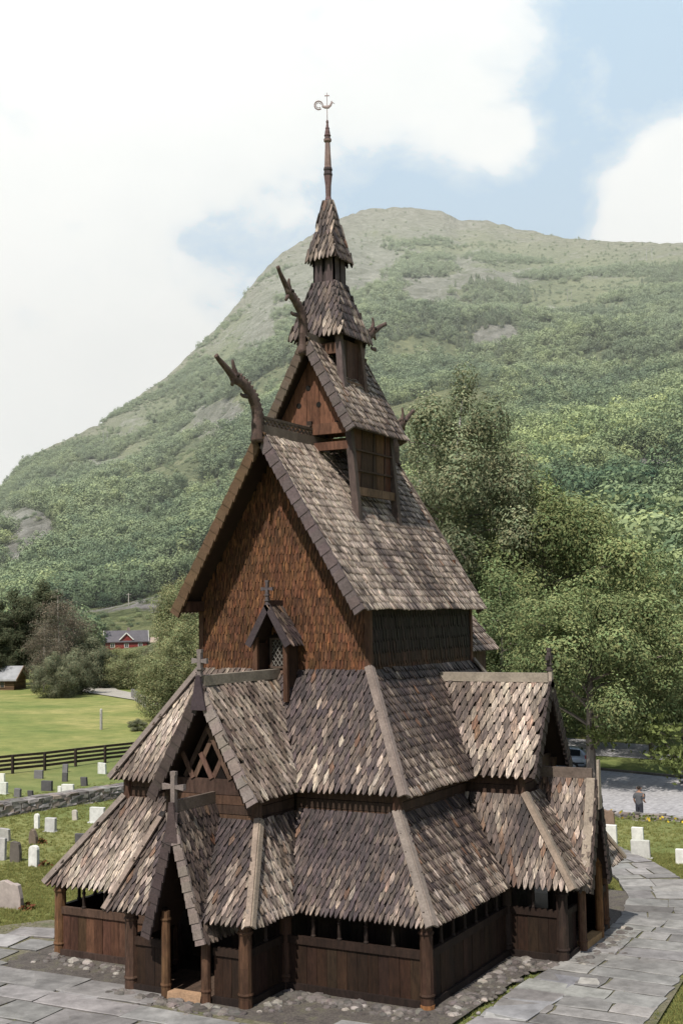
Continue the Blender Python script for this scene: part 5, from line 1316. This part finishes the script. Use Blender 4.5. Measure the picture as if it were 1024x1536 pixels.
at = me.attributes.new('rock', 'FLOAT', 'POINT'); at.data.foreach_set('value', np.array(rk, np.float32)); at = me.attributes.new('high', 'FLOAT', 'POINT'); at.data.foreach_set('value', np.clip(np.array(pale, np.float32), 0, 1))
m, nt, out = new_mat('mountainside'); b = N(nt, 'ShaderNodeBsdfDiffuse')
ar_ = N(nt, 'ShaderNodeAttribute', attribute_name='rock'); ah = N(nt, 'ShaderNodeAttribute', attribute_name='high')
n1 = noise_n(nt, .02, 7, .65); n2 = noise_n(nt, .14, 8, .72); n3 = noise_n(nt, .055, 6, .7, dist=.6)
gr_ = ramp(nt, [(.32, (.13, .16, .085)), (.48, (.26, .29, .15)), (.68, (.39, .39, .225))], n1.outputs[0])
gr2 = ramp(nt, [(.32, (.45, .52, .46)), (.5, (.95, .96, .94)), (.68, (1.3, 1.26, 1.2))], n2.outputs[0]); g_ = mixc(nt, 1., gr_.outputs[0], gr2.outputs[0], 'MULTIPLY')
rc = ramp(nt, [(.28, (.09, .084, .084)), (.42, (.24, .225, .22)), (.54, (.43, .41, .405)), (.70, (.62, .595, .59))], n3.outputs[0]); rc2 = ramp(nt, [(.3, (.55,) * 3), (.7, (1.3,) * 3)], n2.outputs[0]); rc_ = mixc(nt, 1., rc.outputs[0], rc2.outputs[0], 'MULTIPLY')
ad = N(nt, 'ShaderNodeMath', operation='ADD'); sb = N(nt, 'ShaderNodeMath', operation='MULTIPLY_ADD'); sb.inputs[1].default_value = 1.5; sb.inputs[2].default_value = -.75
nt.links.new(n2.outputs[0], sb.inputs[0]); nt.links.new(ar_.outputs['Fac'], ad.inputs[0]); nt.links.new(sb.outputs[0], ad.inputs[1])
rf_ = ramp(nt, [(.34, (0,) * 3), (.50, (1,) * 3)], ad.outputs[0])
c = mixc(nt, rf_.outputs[0], g_, rc_)
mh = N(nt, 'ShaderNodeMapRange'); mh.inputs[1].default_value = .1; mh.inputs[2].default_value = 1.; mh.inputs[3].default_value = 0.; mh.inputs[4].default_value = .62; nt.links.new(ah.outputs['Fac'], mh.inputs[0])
c = mixc(nt, mh.outputs[0], c, (.50, .56, .41))  # aerial haze painted in: slope colour fades paler toward the ridge
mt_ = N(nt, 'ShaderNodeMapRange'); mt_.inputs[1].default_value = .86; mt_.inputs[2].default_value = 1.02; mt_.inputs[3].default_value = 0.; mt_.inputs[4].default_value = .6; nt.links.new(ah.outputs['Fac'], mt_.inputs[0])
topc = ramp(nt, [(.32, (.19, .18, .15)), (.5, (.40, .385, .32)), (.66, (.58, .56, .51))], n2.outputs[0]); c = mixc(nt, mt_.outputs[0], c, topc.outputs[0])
nt.links.new(c, b.inputs[0])
bp = N(nt, 'ShaderNodeBump'); bp.inputs['Strength'].default_value = 1.; bp.inputs['Distance'].default_value = 9.; nt.links.new(n2.outputs[0], bp.inputs['Height']); nt.links.new(bp.outputs[0], b.inputs['Normal'])
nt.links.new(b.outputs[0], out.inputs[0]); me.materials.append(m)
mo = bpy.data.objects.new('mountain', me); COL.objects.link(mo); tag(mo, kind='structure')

# ---- forest on the slope -----------------------------------------------------------------------
def hill_crown(seed, n, conifer=False, wide=1.):
    rn = np.random.default_rng(seed); k = 9; cc = rn.normal(size=(k, 3)) * np.array([.26, .26, .2]) + np.array([0, 0, .58]); cr = rn.uniform(.22, .36, k)
    if conifer: cc = np.stack([rn.normal(size=14) * .07, rn.normal(size=14) * .07, np.linspace(.1, .98, 14)], 1); cr = np.linspace(.27, .05, 14)
    i = rn.integers(0, len(cc), n); g = rn.normal(size=(n, 3)); g /= np.linalg.norm(g, axis=1, keepdims=True)
    P = cc[i] + g * cr[i][:, None] * rn.uniform(.6, 1.05, (n, 1)) ** .5; P[:, :2] *= wide; P[:, 2] = np.clip(P[:, 2], 0.02, 2)
    tone = (.62 + .5 * P[:, 2] + .18 * g[:, 2]) * rn.uniform(.75, 1.25, n); base = np.array((.115, .13, .092) if conifer else (.215, .262, .150))  # crown shading put in the colour: higher and up-facing sprays lighter
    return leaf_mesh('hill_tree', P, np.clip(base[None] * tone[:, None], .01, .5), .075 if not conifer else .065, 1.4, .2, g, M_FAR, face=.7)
LIB = bpy.data.collections.new('hill_tree_kinds')
for i in range(6):
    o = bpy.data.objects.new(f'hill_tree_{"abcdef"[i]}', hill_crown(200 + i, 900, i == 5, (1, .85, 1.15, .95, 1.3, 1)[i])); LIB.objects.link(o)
def scatter(name, pts, rots, scl, idx, lib, kind='stuff', label=None, cat=None):
    me = bpy.data.meshes.new(name); me.from_pydata(pts, [], [])
    for nm, ty, key, arr in (('rot', 'FLOAT_VECTOR', 'vector', np.array(rots, np.float32)), ('scl', 'FLOAT_VECTOR', 'vector', np.array(scl, np.float32)), ('kind_no', 'INT', 'value', np.array(idx, np.int32))):
        me.attributes.new(nm, ty, 'POINT').data.foreach_set(key, arr.ravel())
    o = bpy.data.objects.new(name, me); COL.objects.link(o); tag(o, label, cat, kind=kind)
    ng = bpy.data.node_groups.new(name, 'GeometryNodeTree'); ng.interface.new_socket('Geometry', in_out='INPUT', socket_type='NodeSocketGeometry'); ng.interface.new_socket('Geometry', in_out='OUTPUT', socket_type='NodeSocketGeometry')
    gi = ng.nodes.new('NodeGroupInput'); gq = ng.nodes.new('NodeGroupOutput'); ip = ng.nodes.new('GeometryNodeInstanceOnPoints'); ci = ng.nodes.new('GeometryNodeCollectionInfo')
    ci.inputs['Collection'].default_value = lib; ci.inputs['Separate Children'].default_value = True; ci.inputs['Reset Children'].default_value = True; ip.inputs['Pick Instance'].default_value = True
    def na(nm, ty):
        n = ng.nodes.new('GeometryNodeInputNamedAttribute'); n.data_type = ty; n.inputs['Name'].default_value = nm; return n.outputs['Attribute']
    L = ng.links.new; L(gi.outputs[0], ip.inputs['Points']); L(ci.outputs[0], ip.inputs['Instance']); L(na('kind_no', 'INT'), ip.inputs['Instance Index'])
    e2r = ng.nodes.new('FunctionNodeEulerToRotation'); L(na('rot', 'FLOAT_VECTOR'), e2r.inputs[0]); L(e2r.outputs[0], ip.inputs['Rotation'])
    L(na('scl', 'FLOAT_VECTOR'), ip.inputs['Scale']); L(ip.outputs[0], gq.inputs[0])
    o.modifiers.new('scatter', 'NODES').node_group = ng; return o
rnd = random.Random(5); pts = []; rots = []; scl = []; idx = []
tries = 0
rkA = np.array(rk).reshape(len(us), ns)
usA = np.array(us); ssA = np.array(ss)
while len(pts) < 52000 and tries < 300000:
    tries += 1
    u = rnd.uniform(-160, 1190); s = rnd.random() ** .72
    i = int(np.searchsorted(usA, u)); j = int(np.searchsorted(ssA, s))
    rr = rkA[min(i, len(us) - 1), min(j, ns - 1)]
    # clearings and the thin birch scrub towards the bare summit
    x, y = polar(u, interp(R0, u) + (interp(RD, u) - interp(R0, u)) * s)
    dn = noise.fractal(V((x, y, 0)) * .011, 1., 2., 3)
    v_ = 921 - (921 - interp(SIL, u)) * s
    alp = sstep(.72, .97, s) * sstep(260, 480, u) * .95
    pr = .66 + dn * 2.2 - alp * 1.0 - .42 * sstep(.30, .75, s)
    if 120 < u < 300 and s < .28: pr -= .2 + .3 * dn
    if 140 < u < 262 and s < .04: continue
    if rr > .36 + .30 * rnd.random() or rnd.random() > pr: continue
    x, y, z = mount(u, s)
    dark = noise.noise(V((x * .006, y * .006, 4.))) + (.5 if (u > 690 and 420 < 921 - (z - 8.5) / math.hypot(x - CAMP.x, y - CAMP.y) * FPX < 560) else 0)
    con = rnd.random() < (.04 + .8 * max(0, dark - .10))
    h = rnd.choice([rnd.uniform(2.2, 4.5), rnd.uniform(3.5, 7), rnd.uniform(5, 9.5)]) * (1 - .55 * sstep(.5, 1, s)) * (1.15 if con else 1)
    if s < .12: h *= 1.2
    pts.append((x, y, z - .3)); rots.append((0, 0, rnd.uniform(0, 6.28))); w = h * rnd.uniform(.8, 1.15) * (.75 if con else 1.15); scl.append((w, w, h)); idx.append(5 if con else rnd.randrange(5))
k0 = 0
while k0 < 11000:                                   # low scrub between the trees
    k0 += 1; u = rnd.uniform(-160, 1190); s = rnd.random() ** .7; x, y, z = mount(u, s)
    if rnd.random() < .6 * sstep(.8, 1, s) or (140 < u < 262 and s < .04): continue
    if rkA[min(int(np.searchsorted(usA, u)), len(us) - 1), min(int(np.searchsorted(ssA, s)), ns - 1)] > .3 and rnd.random() < .8: continue
    h = rnd.uniform(.8, 2.2) if s > .25 else rnd.uniform(.6, 1.8); pts.append((x, y, z - .1)); rots.append((0, 0, rnd.uniform(0, 6.28))); scl.append((h * 1.5, h * 1.5, h)); idx.append(rnd.randrange(5))
scatter('forest', pts, rots, scl, idx, LIB, label='mixed birch forest covering the whole mountainside behind the church', cat='forest')
# valley-floor thicket between the field and the foot of the mountain
pts = []; rots = []; scl = []; idx = []
for k in range(2600):
    u = rnd.uniform(-160, 1190); r0 = interp(R0, u); r = rnd.uniform(.62 if u < 320 else .66, 1.15) * r0
    if u < 330 and (r < 285 or 120 < u < 268): continue
    x, y = polar(u, r)
    if y < 70 and x > -40: continue
    h = rnd.uniform(5, 9); pts.append((x, y, ground_z(x, y) - .4)); rots.append((0, 0, rnd.uniform(0, 6.28))); w = h * rnd.uniform(.9, 1.2); scl.append((w, w, h)); idx.append(rnd.randrange(5))
scatter('thicket', pts, rots, scl, idx, LIB, label='belt of green bushes along the foot of the mountain', cat='thicket')

# ---- grass tufts on the lawns ------------------------------------------------------------------
LIB2 = bpy.data.collections.new('grass_kinds')
M_TUFT = leaf_mat('grass_blade', (1, 1, 1))
for i in range(3):
    n = 16; rn = np.random.default_rng(300 + i); mb = MB()
    for k in range(n):
        a = rn.uniform(0, 6.28); r = rn.uniform(0, .09); x, y = r * math.cos(a), r * math.sin(a); h = rn.uniform(.035, .085); dx, dy = rn.normal(0, .03, 2); w = .006
        c = tuple(np.array((.20, .235, .085)) * rn.uniform(.65, 1.5) * np.array((rn.uniform(.9, 1.35), 1, 1)))
        mb.poly([(x - w * math.sin(a), y + w * math.cos(a), 0), (x + w * math.sin(a), y - w * math.cos(a), 0), (x + dx, y + dy, h)], c)
    o = mb.build('grass_tuft_' + 'abc'[i], M_TUFT); COL.objects.unlink(o); LIB2.objects.link(o)
PATHP = [tuple(v.co[:2]) for v in bpy.data.objects['path'].data.vertices]
FND = [tuple(v.co[:2]) for v in bpy.data.objects['foundation_ground'].data.vertices]
pts = []; rots = []; scl = []; idx = []
for k in range(90000):
    if k % 3 == 1: x, y = polar(rnd.uniform(-60, 1090), 24 + 40 * rnd.random() ** 1.3)
    elif k % 3 == 2: x, y = rnd.uniform(-26, 24), rnd.uniform(-16, 27)
    else: x, y = polar(rnd.choice([rnd.uniform(-60, 260), rnd.uniform(860, 1090)]), 24 + 22 * rnd.random())
    edge = inside((x, y), PATHP)
    if beyond_se(x, y) > 0 and x > -20: continue
    if edge:
        if noise.noise(V((x * .9, y * .9, 2.))) < .05 or rnd.random() > .3: continue
    elif inside((x, y), FND): continue
    pts.append((x, y, ground_z(x, y) + (.09 if edge else 0))); rots.append((0, 0, rnd.uniform(0, 6.28))); q = rnd.uniform(.7, 1.5) * (.55 if edge else 1); scl.append((q, q, q * rnd.uniform(.6, 1.2))); idx.append(rnd.randrange(3))
scatter('grass', pts, rots, scl, idx, LIB2)

# ---- far houses, poles -------------------------------------------------------------------------
M_WALLP = col_mat('house_board', .8, .12, .8, .05); M_ROOFS = col_mat('slate_roof', .7, .25, 1.5, .1); M_GLASS = flat('house_glass', (.03, .035, .04), .1)
def house(name, label, u, r, rz, L, Wd, hw_, hr, wallc, roofc, z, dormer_=False, windows=3, logs=False, trim=(.7, .7, .68)):
    x, y = polar(u, r); e = empty(name, (x, y, z), rz); tag(e, label, 'house' if not logs else 'cabin')
    mb = MB(); ov = .4
    if logs:
        k = 9
        for i in range(k):
            z0 = hw_ * i / k; z1 = hw_ * (i + 1) / k - .03; c = vary(wallc, .25); mb.box(-L / 2, L / 2, -Wd / 2, Wd / 2, z0, z1, c)
    else: mb.box(-L / 2, L / 2, -Wd / 2, Wd / 2, 0, hw_, wallc)
    for s in (-1, 1): mb.poly([(s * L / 2, -Wd / 2, hw_), (s * L / 2, Wd / 2, hw_), (s * L / 2, 0, hw_ + hr - .1)], vary(wallc, .05))
    w = mb.build('wall', M_WALLP, e)
    mb = MB()
    for s in (-1, 1):
        A = [V((-L / 2 - ov, s * (Wd / 2 + ov), hw_ - hr * ov / (Wd / 2))), V((L / 2 + ov, s * (Wd / 2 + ov), hw_ - hr * ov / (Wd / 2))), V((L / 2 + ov, 0, hw_ + hr)), V((-L / 2 - ov, 0, hw_ + hr))]
        mb.hull8(A, [p + V((0, 0, .18)) for p in A], vary(roofc, .1))
    if dormer_:
        for s_ in (-1,):
            yb = s_ * (Wd / 2 + .1); zt = hw_ + hr * .72; dw = 1.5
            for q in (-1, 1):
                A = [V((q * dw * 1.2, yb - .3, hw_ + .3)), V((q * dw * 1.2, 0, hw_ + .3)), V((0, 0, zt + .25)), V((0, yb - .3, zt + .25))]
                mb.hull8(A, [p + V((0, 0, .15)) for p in A], roofc)
    rf = mb.build('roof', M_ROOFS, e)
    mb = MB(); mb.box(.3, 1.0, -.3, .4, hw_ + hr - .3, hw_ + hr + .9, (.25, .2, .18)); mb.build('chimney', M_STONE, rf)
    if dormer_:
        mb = MB(); yb = -(Wd / 2 + .1); mb.poly([(-1.5, yb, hw_ - .5), (1.5, yb, hw_ - .5), (1.5, yb, hw_ + .5), (0, yb, hw_ + hr * .72), (-1.5, yb, hw_ + .5)], wallc); mb.build('dormer_front', M_WALLP, e)
    mb = MB()
    for s in (-1, 1):
        for q in (-1, 1): mb.beam((s * (L / 2 + ov + .03), q * (Wd / 2 + ov), hw_ - hr * ov / (Wd / 2) + .05), (s * (L / 2 + ov + .03), 0, hw_ + hr + .05), .08, .3, trim)
    if dormer_:
        for q in (-1, 1): mb.beam((q * 1.8, -(Wd / 2 + .45), hw_ + .3), (0, -(Wd / 2 + .45), hw_ + hr * .72 + .3), .08, .25, trim)
    mb.build('verge_board', M_WALLP, rf)
    for i in range(windows):
        wx_ = -L / 2 + L * (i + .5) / windows; mb = MB(); mb.box(wx_ - .55, wx_ + .55, -Wd / 2 - .06, -Wd / 2 - .01, hw_ * .38, hw_ * .82, trim); f = mb.build('window', M_WALLP, e)
        mb = MB(); mb.box(wx_ - .42, wx_ - .04, -Wd / 2 - .08, -Wd / 2 - .065, hw_ * .42, hw_ * .78, (0, 0, 0)); mb.box(wx_ + .04, wx_ + .42, -Wd / 2 - .08, -Wd / 2 - .065, hw_ * .42, hw_ * .78, (0, 0, 0)); mb.build('pane', M_GLASS, f)
    return e
house('farm_house', 'dark red wooden house with grey slate roof and white trimmed gables under the mountain', 188, 330, math.radians(40), 10.5, 6.2, 2.7, 2.5, (.20, .03, .025), (.10, .10, .115), -.2, True)
house('white_house', 'small white house right of the red house, half hidden by trees', 243, 330, math.radians(35), 6.5, 5, 2.2, 1.0, (.72, .70, .66), (.35, .28, .25), -.1)
house('log_cabin', 'brown log cabin with a pale grey roof at the left edge of the field', -9, 150, math.radians(24), 6.2, 4.2, 1.6, 1.2, (.13, .08, .048), (.30, .31, .33), .2, windows=2, logs=True, trim=(.2, .14, .1))
def twin_pole(u, r, zb, h, gap, label, name='power_pole', mat=M_TIMB, colr=(.36, .33, .30), rad=.16, arm=True):
    x, y = polar(u, r); e = empty(name, (x, y, zb)); tag(e, label, 'power pole', 'power line poles on the mountainside')
    for s in (-1, 1):
        mb = MB(); o = RT * gap / 2 * s; mb.tube([o + V((0, 0, -1.5)), o + V((0, 0, h if s < 0 else h * .93))], [rad, rad * .75], 6, colr); mb.build('pole', mat, e)
    if arm: mb = MB(); mb.beam(-RT * gap * .95 + V((0, 0, h * .9)), RT * gap * .95 + V((0, 0, h * .9)), .16, .16, colr); mb.build('crossarm', mat, e)
def mz(u, v):
    """where the sight line at bearing u and height v meets the mountain"""
    for s in np.linspace(0, 1, 400):
        x, y, z = mount(u, s); r = math.hypot(x - CAMP.x, y - CAMP.y) * math.cos(math.atan((u - 512) / FPX))
        if (z - 8.5) / r * FPX >= 921 - v: return interp(R0, u) + (interp(RD, u) - interp(R0, u)) * s, z
    return 900, 200
r, z = mz(918, 845); twin_pole(917, r, z, 46 / FPX * r, 7 / FPX * r, 'pair of wooden power poles standing above the leafy trees at right', rad=.07 / 100 * r, arm=False)
r, z = mz(645, 448); 
r2, z2 = mz(860, 452); twin_pole(864, r2, z2, 20 / FPX * r2, 6 / FPX * r2, 'faint twin power pole in the middle of the right mountain slope', rad=.16, colr=(.45, .44, .43))
r3, z3 = mz(988, 389); twin_pole(988, r3, z3, 19 / FPX * r3, 8 / FPX * r3, 'faint pale twin power pole near the skyline at far right', rad=.3, colr=(.5, .5, .5))
r4, z4 = mz(157, 665); twin_pole(157, r4, z4, 26 / FPX * r4, 6 / FPX * r4, 'faint twin power pole on the left mountain shoulder', rad=.22, colr=(.45, .46, .45))
x, y = polar(192, 300); mb = MB(); r5, z5 = mz(192, 904); x, y = polar(192, r5); mb.tube([(x, y, z5 - 1), (x, y, z5 + 19 / FPX * r5)], [.16, .11], 6, (.42, .39, .36)); mb.beam((x - .7, y - .4, z5 + 17 / FPX * r5), (x + .7, y + .4, z5 + 17 / FPX * r5), .1, .1, (.42, .39, .36)); o = mb.build('utility_pole', M_TIMB); tag(o, 'single thin pole on the stony slope above the red house', 'utility pole')
x, y = polar(151, 98); mb = MB(); mb.tube([(x, y, 0), (x, y, 1.55), (x, y, 1.62)], [.11, .10, .05], 8, (.30, .29, .28)); o = mb.build('fence_post', M_TIMB); tag(o, 'single grey post standing in the yellow field beside the gravel track', 'post')

# ---- valley haze: thin air that fills the valley from the far side of the field to beyond the ridge
mb = MB(); mb.box(-2600, 2600, 130, 3200, -30, 900, (1, 1, 1)); hm, nt, out = new_mat('valley_haze')
vs_ = N(nt, 'ShaderNodeVolumeScatter'); vs_.inputs['Color'].default_value = (.94, .97, 1, 1); vs_.inputs['Density'].default_value = .00024; vs_.inputs['Anisotropy'].default_value = .1; nt.links.new(vs_.outputs[0], out.inputs['Volume'])
hz = mb.build('haze', hm); tag(hz, kind='structure')

# ================================================================== SKY, SUN, CAMERA
w = bpy.data.worlds.new('World'); sc.world = w; w.use_nodes = True; nt = w.node_tree; nt.nodes.clear()
out = nt.nodes.new('ShaderNodeOutputWorld'); bg = nt.nodes.new('ShaderNodeBackground'); bg.inputs[1].default_value = .085
SUN = V((.05, -.59, .80)).normalized()
sky = nt.nodes.new('ShaderNodeTexSky'); sky.sky_type = 'NISHITA'; sky.sun_disc = False; sky.sun_elevation = math.asin(SUN.z); sky.sun_rotation = math.atan2(SUN.x, SUN.y); sky.air_density = 1.2; sky.dust_density = 1.5; sky.ozone_density = 1.2
tc = nt.nodes.new('ShaderNodeTexCoord'); dirv = tc.outputs['Generated']
def skydir(u, v):
    f = FW * math.cos(PITCH) + V((0, 0, math.sin(PITCH))); up = RT.cross(f); rt = RT
    rt2 = rt * math.cos(ROLL) + up * math.sin(ROLL); up2 = up * math.cos(ROLL) - rt * math.sin(ROLL)
    return (f + rt2 * (u - 512) / FPX - up2 * (v - 768) / FPX).normalized()
mp = nt.nodes.new('ShaderNodeMapping'); mp.inputs['Scale'].default_value = (1, 1, 1.6); nt.links.new(dirv, mp.inputs[0])
nz = noise_n(nt, 7.5, 9, .62, vec=mp.outputs[0], dist=.25); nz2 = noise_n(nt, 2.6, 5, .6, vec=mp.outputs[0])
# blue gaps (+) and cloud banks (-): world directions with an angular size
LOB = [(830, 165, 100, .58), (690, 150, 65, .44), (630, 275, 80, .46), (860, 310, 85, .52), (760, 320, 60, .45), (1000, 45, 90, .70), (950, 180, 70, .5), (560, 300, 60, .35), (300, 410, 60, .26), (380, 375, 50, .30), (1100, 100, 160, .6), (930, 340, 70, .3),
       (685, 212, 55, -.50), (780, 228, 52, -.50), (990, 260, 80, -.75), (960, 310, 60, -.5), (898, 132, 30, -.30), (926, 78, 34, -.28), (850, 60, 90, -.25), (960, 110, 90, -.12), (660, 90, 90, -.2), (1060, 300, 120, -.6)]
acc = None
for u, v, sg_, wt in LOB:
    d = skydir(u, v); k = 1 / (2 * (sg_ / FPX) ** 2) * 2
    dp = nt.nodes.new('ShaderNodeVectorMath'); dp.operation = 'DOT_PRODUCT'; nt.links.new(dirv, dp.inputs[0]); dp.inputs[1].default_value = d
    a = nt.nodes.new('ShaderNodeMath'); a.operation = 'MULTIPLY_ADD'; nt.links.new(dp.outputs['Value'], a.inputs[0]); a.inputs[1].default_value = k; a.inputs[2].default_value = -k
    e = nt.nodes.new('ShaderNodeMath'); e.operation = 'EXPONENT'; nt.links.new(a.outputs[0], e.inputs[0])
    g = nt.nodes.new('ShaderNodeMath'); g.operation = 'MULTIPLY_ADD'; nt.links.new(e.outputs[0], g.inputs[0]); g.inputs[1].default_value = wt
    if acc is None: g.inputs[2].default_value = -.02
    else: nt.links.new(acc, g.inputs[2])
    acc = g.outputs[0]
# behind the viewer the sky is mostly open blue
bh = nt.nodes.new('ShaderNodeVectorMath'); bh.operation = 'DOT_PRODUCT'; nt.links.new(dirv, bh.inputs[0]); bh.inputs[1].default_value = -FW
bm = nt.nodes.new('ShaderNodeMapRange'); nt.links.new(bh.outputs['Value'], bm.inputs[0]); bm.inputs[1].default_value = -.82; bm.inputs[2].default_value = -.25; bm.inputs[3].default_value = 0; bm.inputs[4].default_value = .8
a1 = nt.nodes.new('ShaderNodeMath'); a1.operation = 'ADD'; nt.links.new(acc, a1.inputs[0]); nt.links.new(bm.outputs[0], a1.inputs[1])
n_s = nt.nodes.new('ShaderNodeMath'); n_s.operation = 'MULTIPLY_ADD'; nt.links.new(nz.outputs[0], n_s.inputs[0]); n_s.inputs[1].default_value = -1.7; n_s.inputs[2].default_value = .84
a2 = nt.nodes.new('ShaderNodeMath'); a2.operation = 'ADD'; nt.links.new(a1.outputs[0], a2.inputs[0]); nt.links.new(n_s.outputs[0], a2.inputs[1])
cm = ramp(nt, [(.10, (1, 1, 1)), (.22, (.84, .84, .84)), (.34, (.38, .38, .38)), (.56, (.06, .06, .06))], a2.outputs[0])
cl_ = ramp(nt, [(.3, (13.3, 13.9, 13.8)), (.5, (14.6, 15.0, 14.7)), (.7, (15.6, 15.7, 15.2))], nz2.outputs[0])
skyb = mixc(nt, 1., sky.outputs[0], (1.0, 1.0, 1.0), 'MULTIPLY')
fr = nt.nodes.new('ShaderNodeMapRange'); nt.links.new(bh.outputs['Value'], fr.inputs[0]); fr.inputs[1].default_value = -.8; fr.inputs[2].default_value = -.2; fr.inputs[3].default_value = .85; fr.inputs[4].default_value = .0
bl = mixc(nt, fr.outputs[0], skyb, (7.2, 10.4, 13.3))
fin = mixc(nt, cm.outputs[0], bl, cl_.outputs[0])
nt.links.new(fin, bg.inputs[0]); nt.links.new(bg.outputs[0], out.inputs[0])
sl_ = bpy.data.lights.new('sun', 'SUN'); sl_.energy = 5.0; sl_.angle = math.radians(.55); sl_.color = (1, .935, .83)
so = bpy.data.objects.new('sun', sl_); COL.objects.link(so); so.rotation_euler = (-SUN).to_track_quat('-Z', 'Y').to_euler(); so.location = (0, -20, 40)
cam = bpy.data.cameras.new('camera'); co = bpy.data.objects.new('camera', cam); COL.objects.link(co); sc.camera = co
f = FW * math.cos(PITCH) + V((0, 0, math.sin(PITCH))); up = RT.cross(f); r2_ = RT * math.cos(ROLL) + up * math.sin(ROLL); u2_ = up * math.cos(ROLL) - RT * math.sin(ROLL)
co.matrix_world = Matrix(((r2_.x, u2_.x, -f.x, CAMP.x), (r2_.y, u2_.y, -f.y, CAMP.y), (r2_.z, u2_.z, -f.z, CAMP.z), (0, 0, 0, 1)))
cam.sensor_fit = 'VERTICAL'; cam.sensor_height = 24; cam.lens = FPX * 24 / 1536; cam.clip_start = .5; cam.clip_end = 6000
sc.view_settings.view_transform = 'Standard'; sc.view_settings.look = 'None'; sc.view_settings.exposure = 0; sc.view_settings.gamma = 1
try:
    sc.cycles.use_denoising = True
    sc.cycles.max_bounces = 6; sc.cycles.diffuse_bounces = 3; sc.cycles.transmission_bounces = 3; sc.cycles.glossy_bounces = 2; sc.cycles.volume_bounces = 0
except Exception: pass
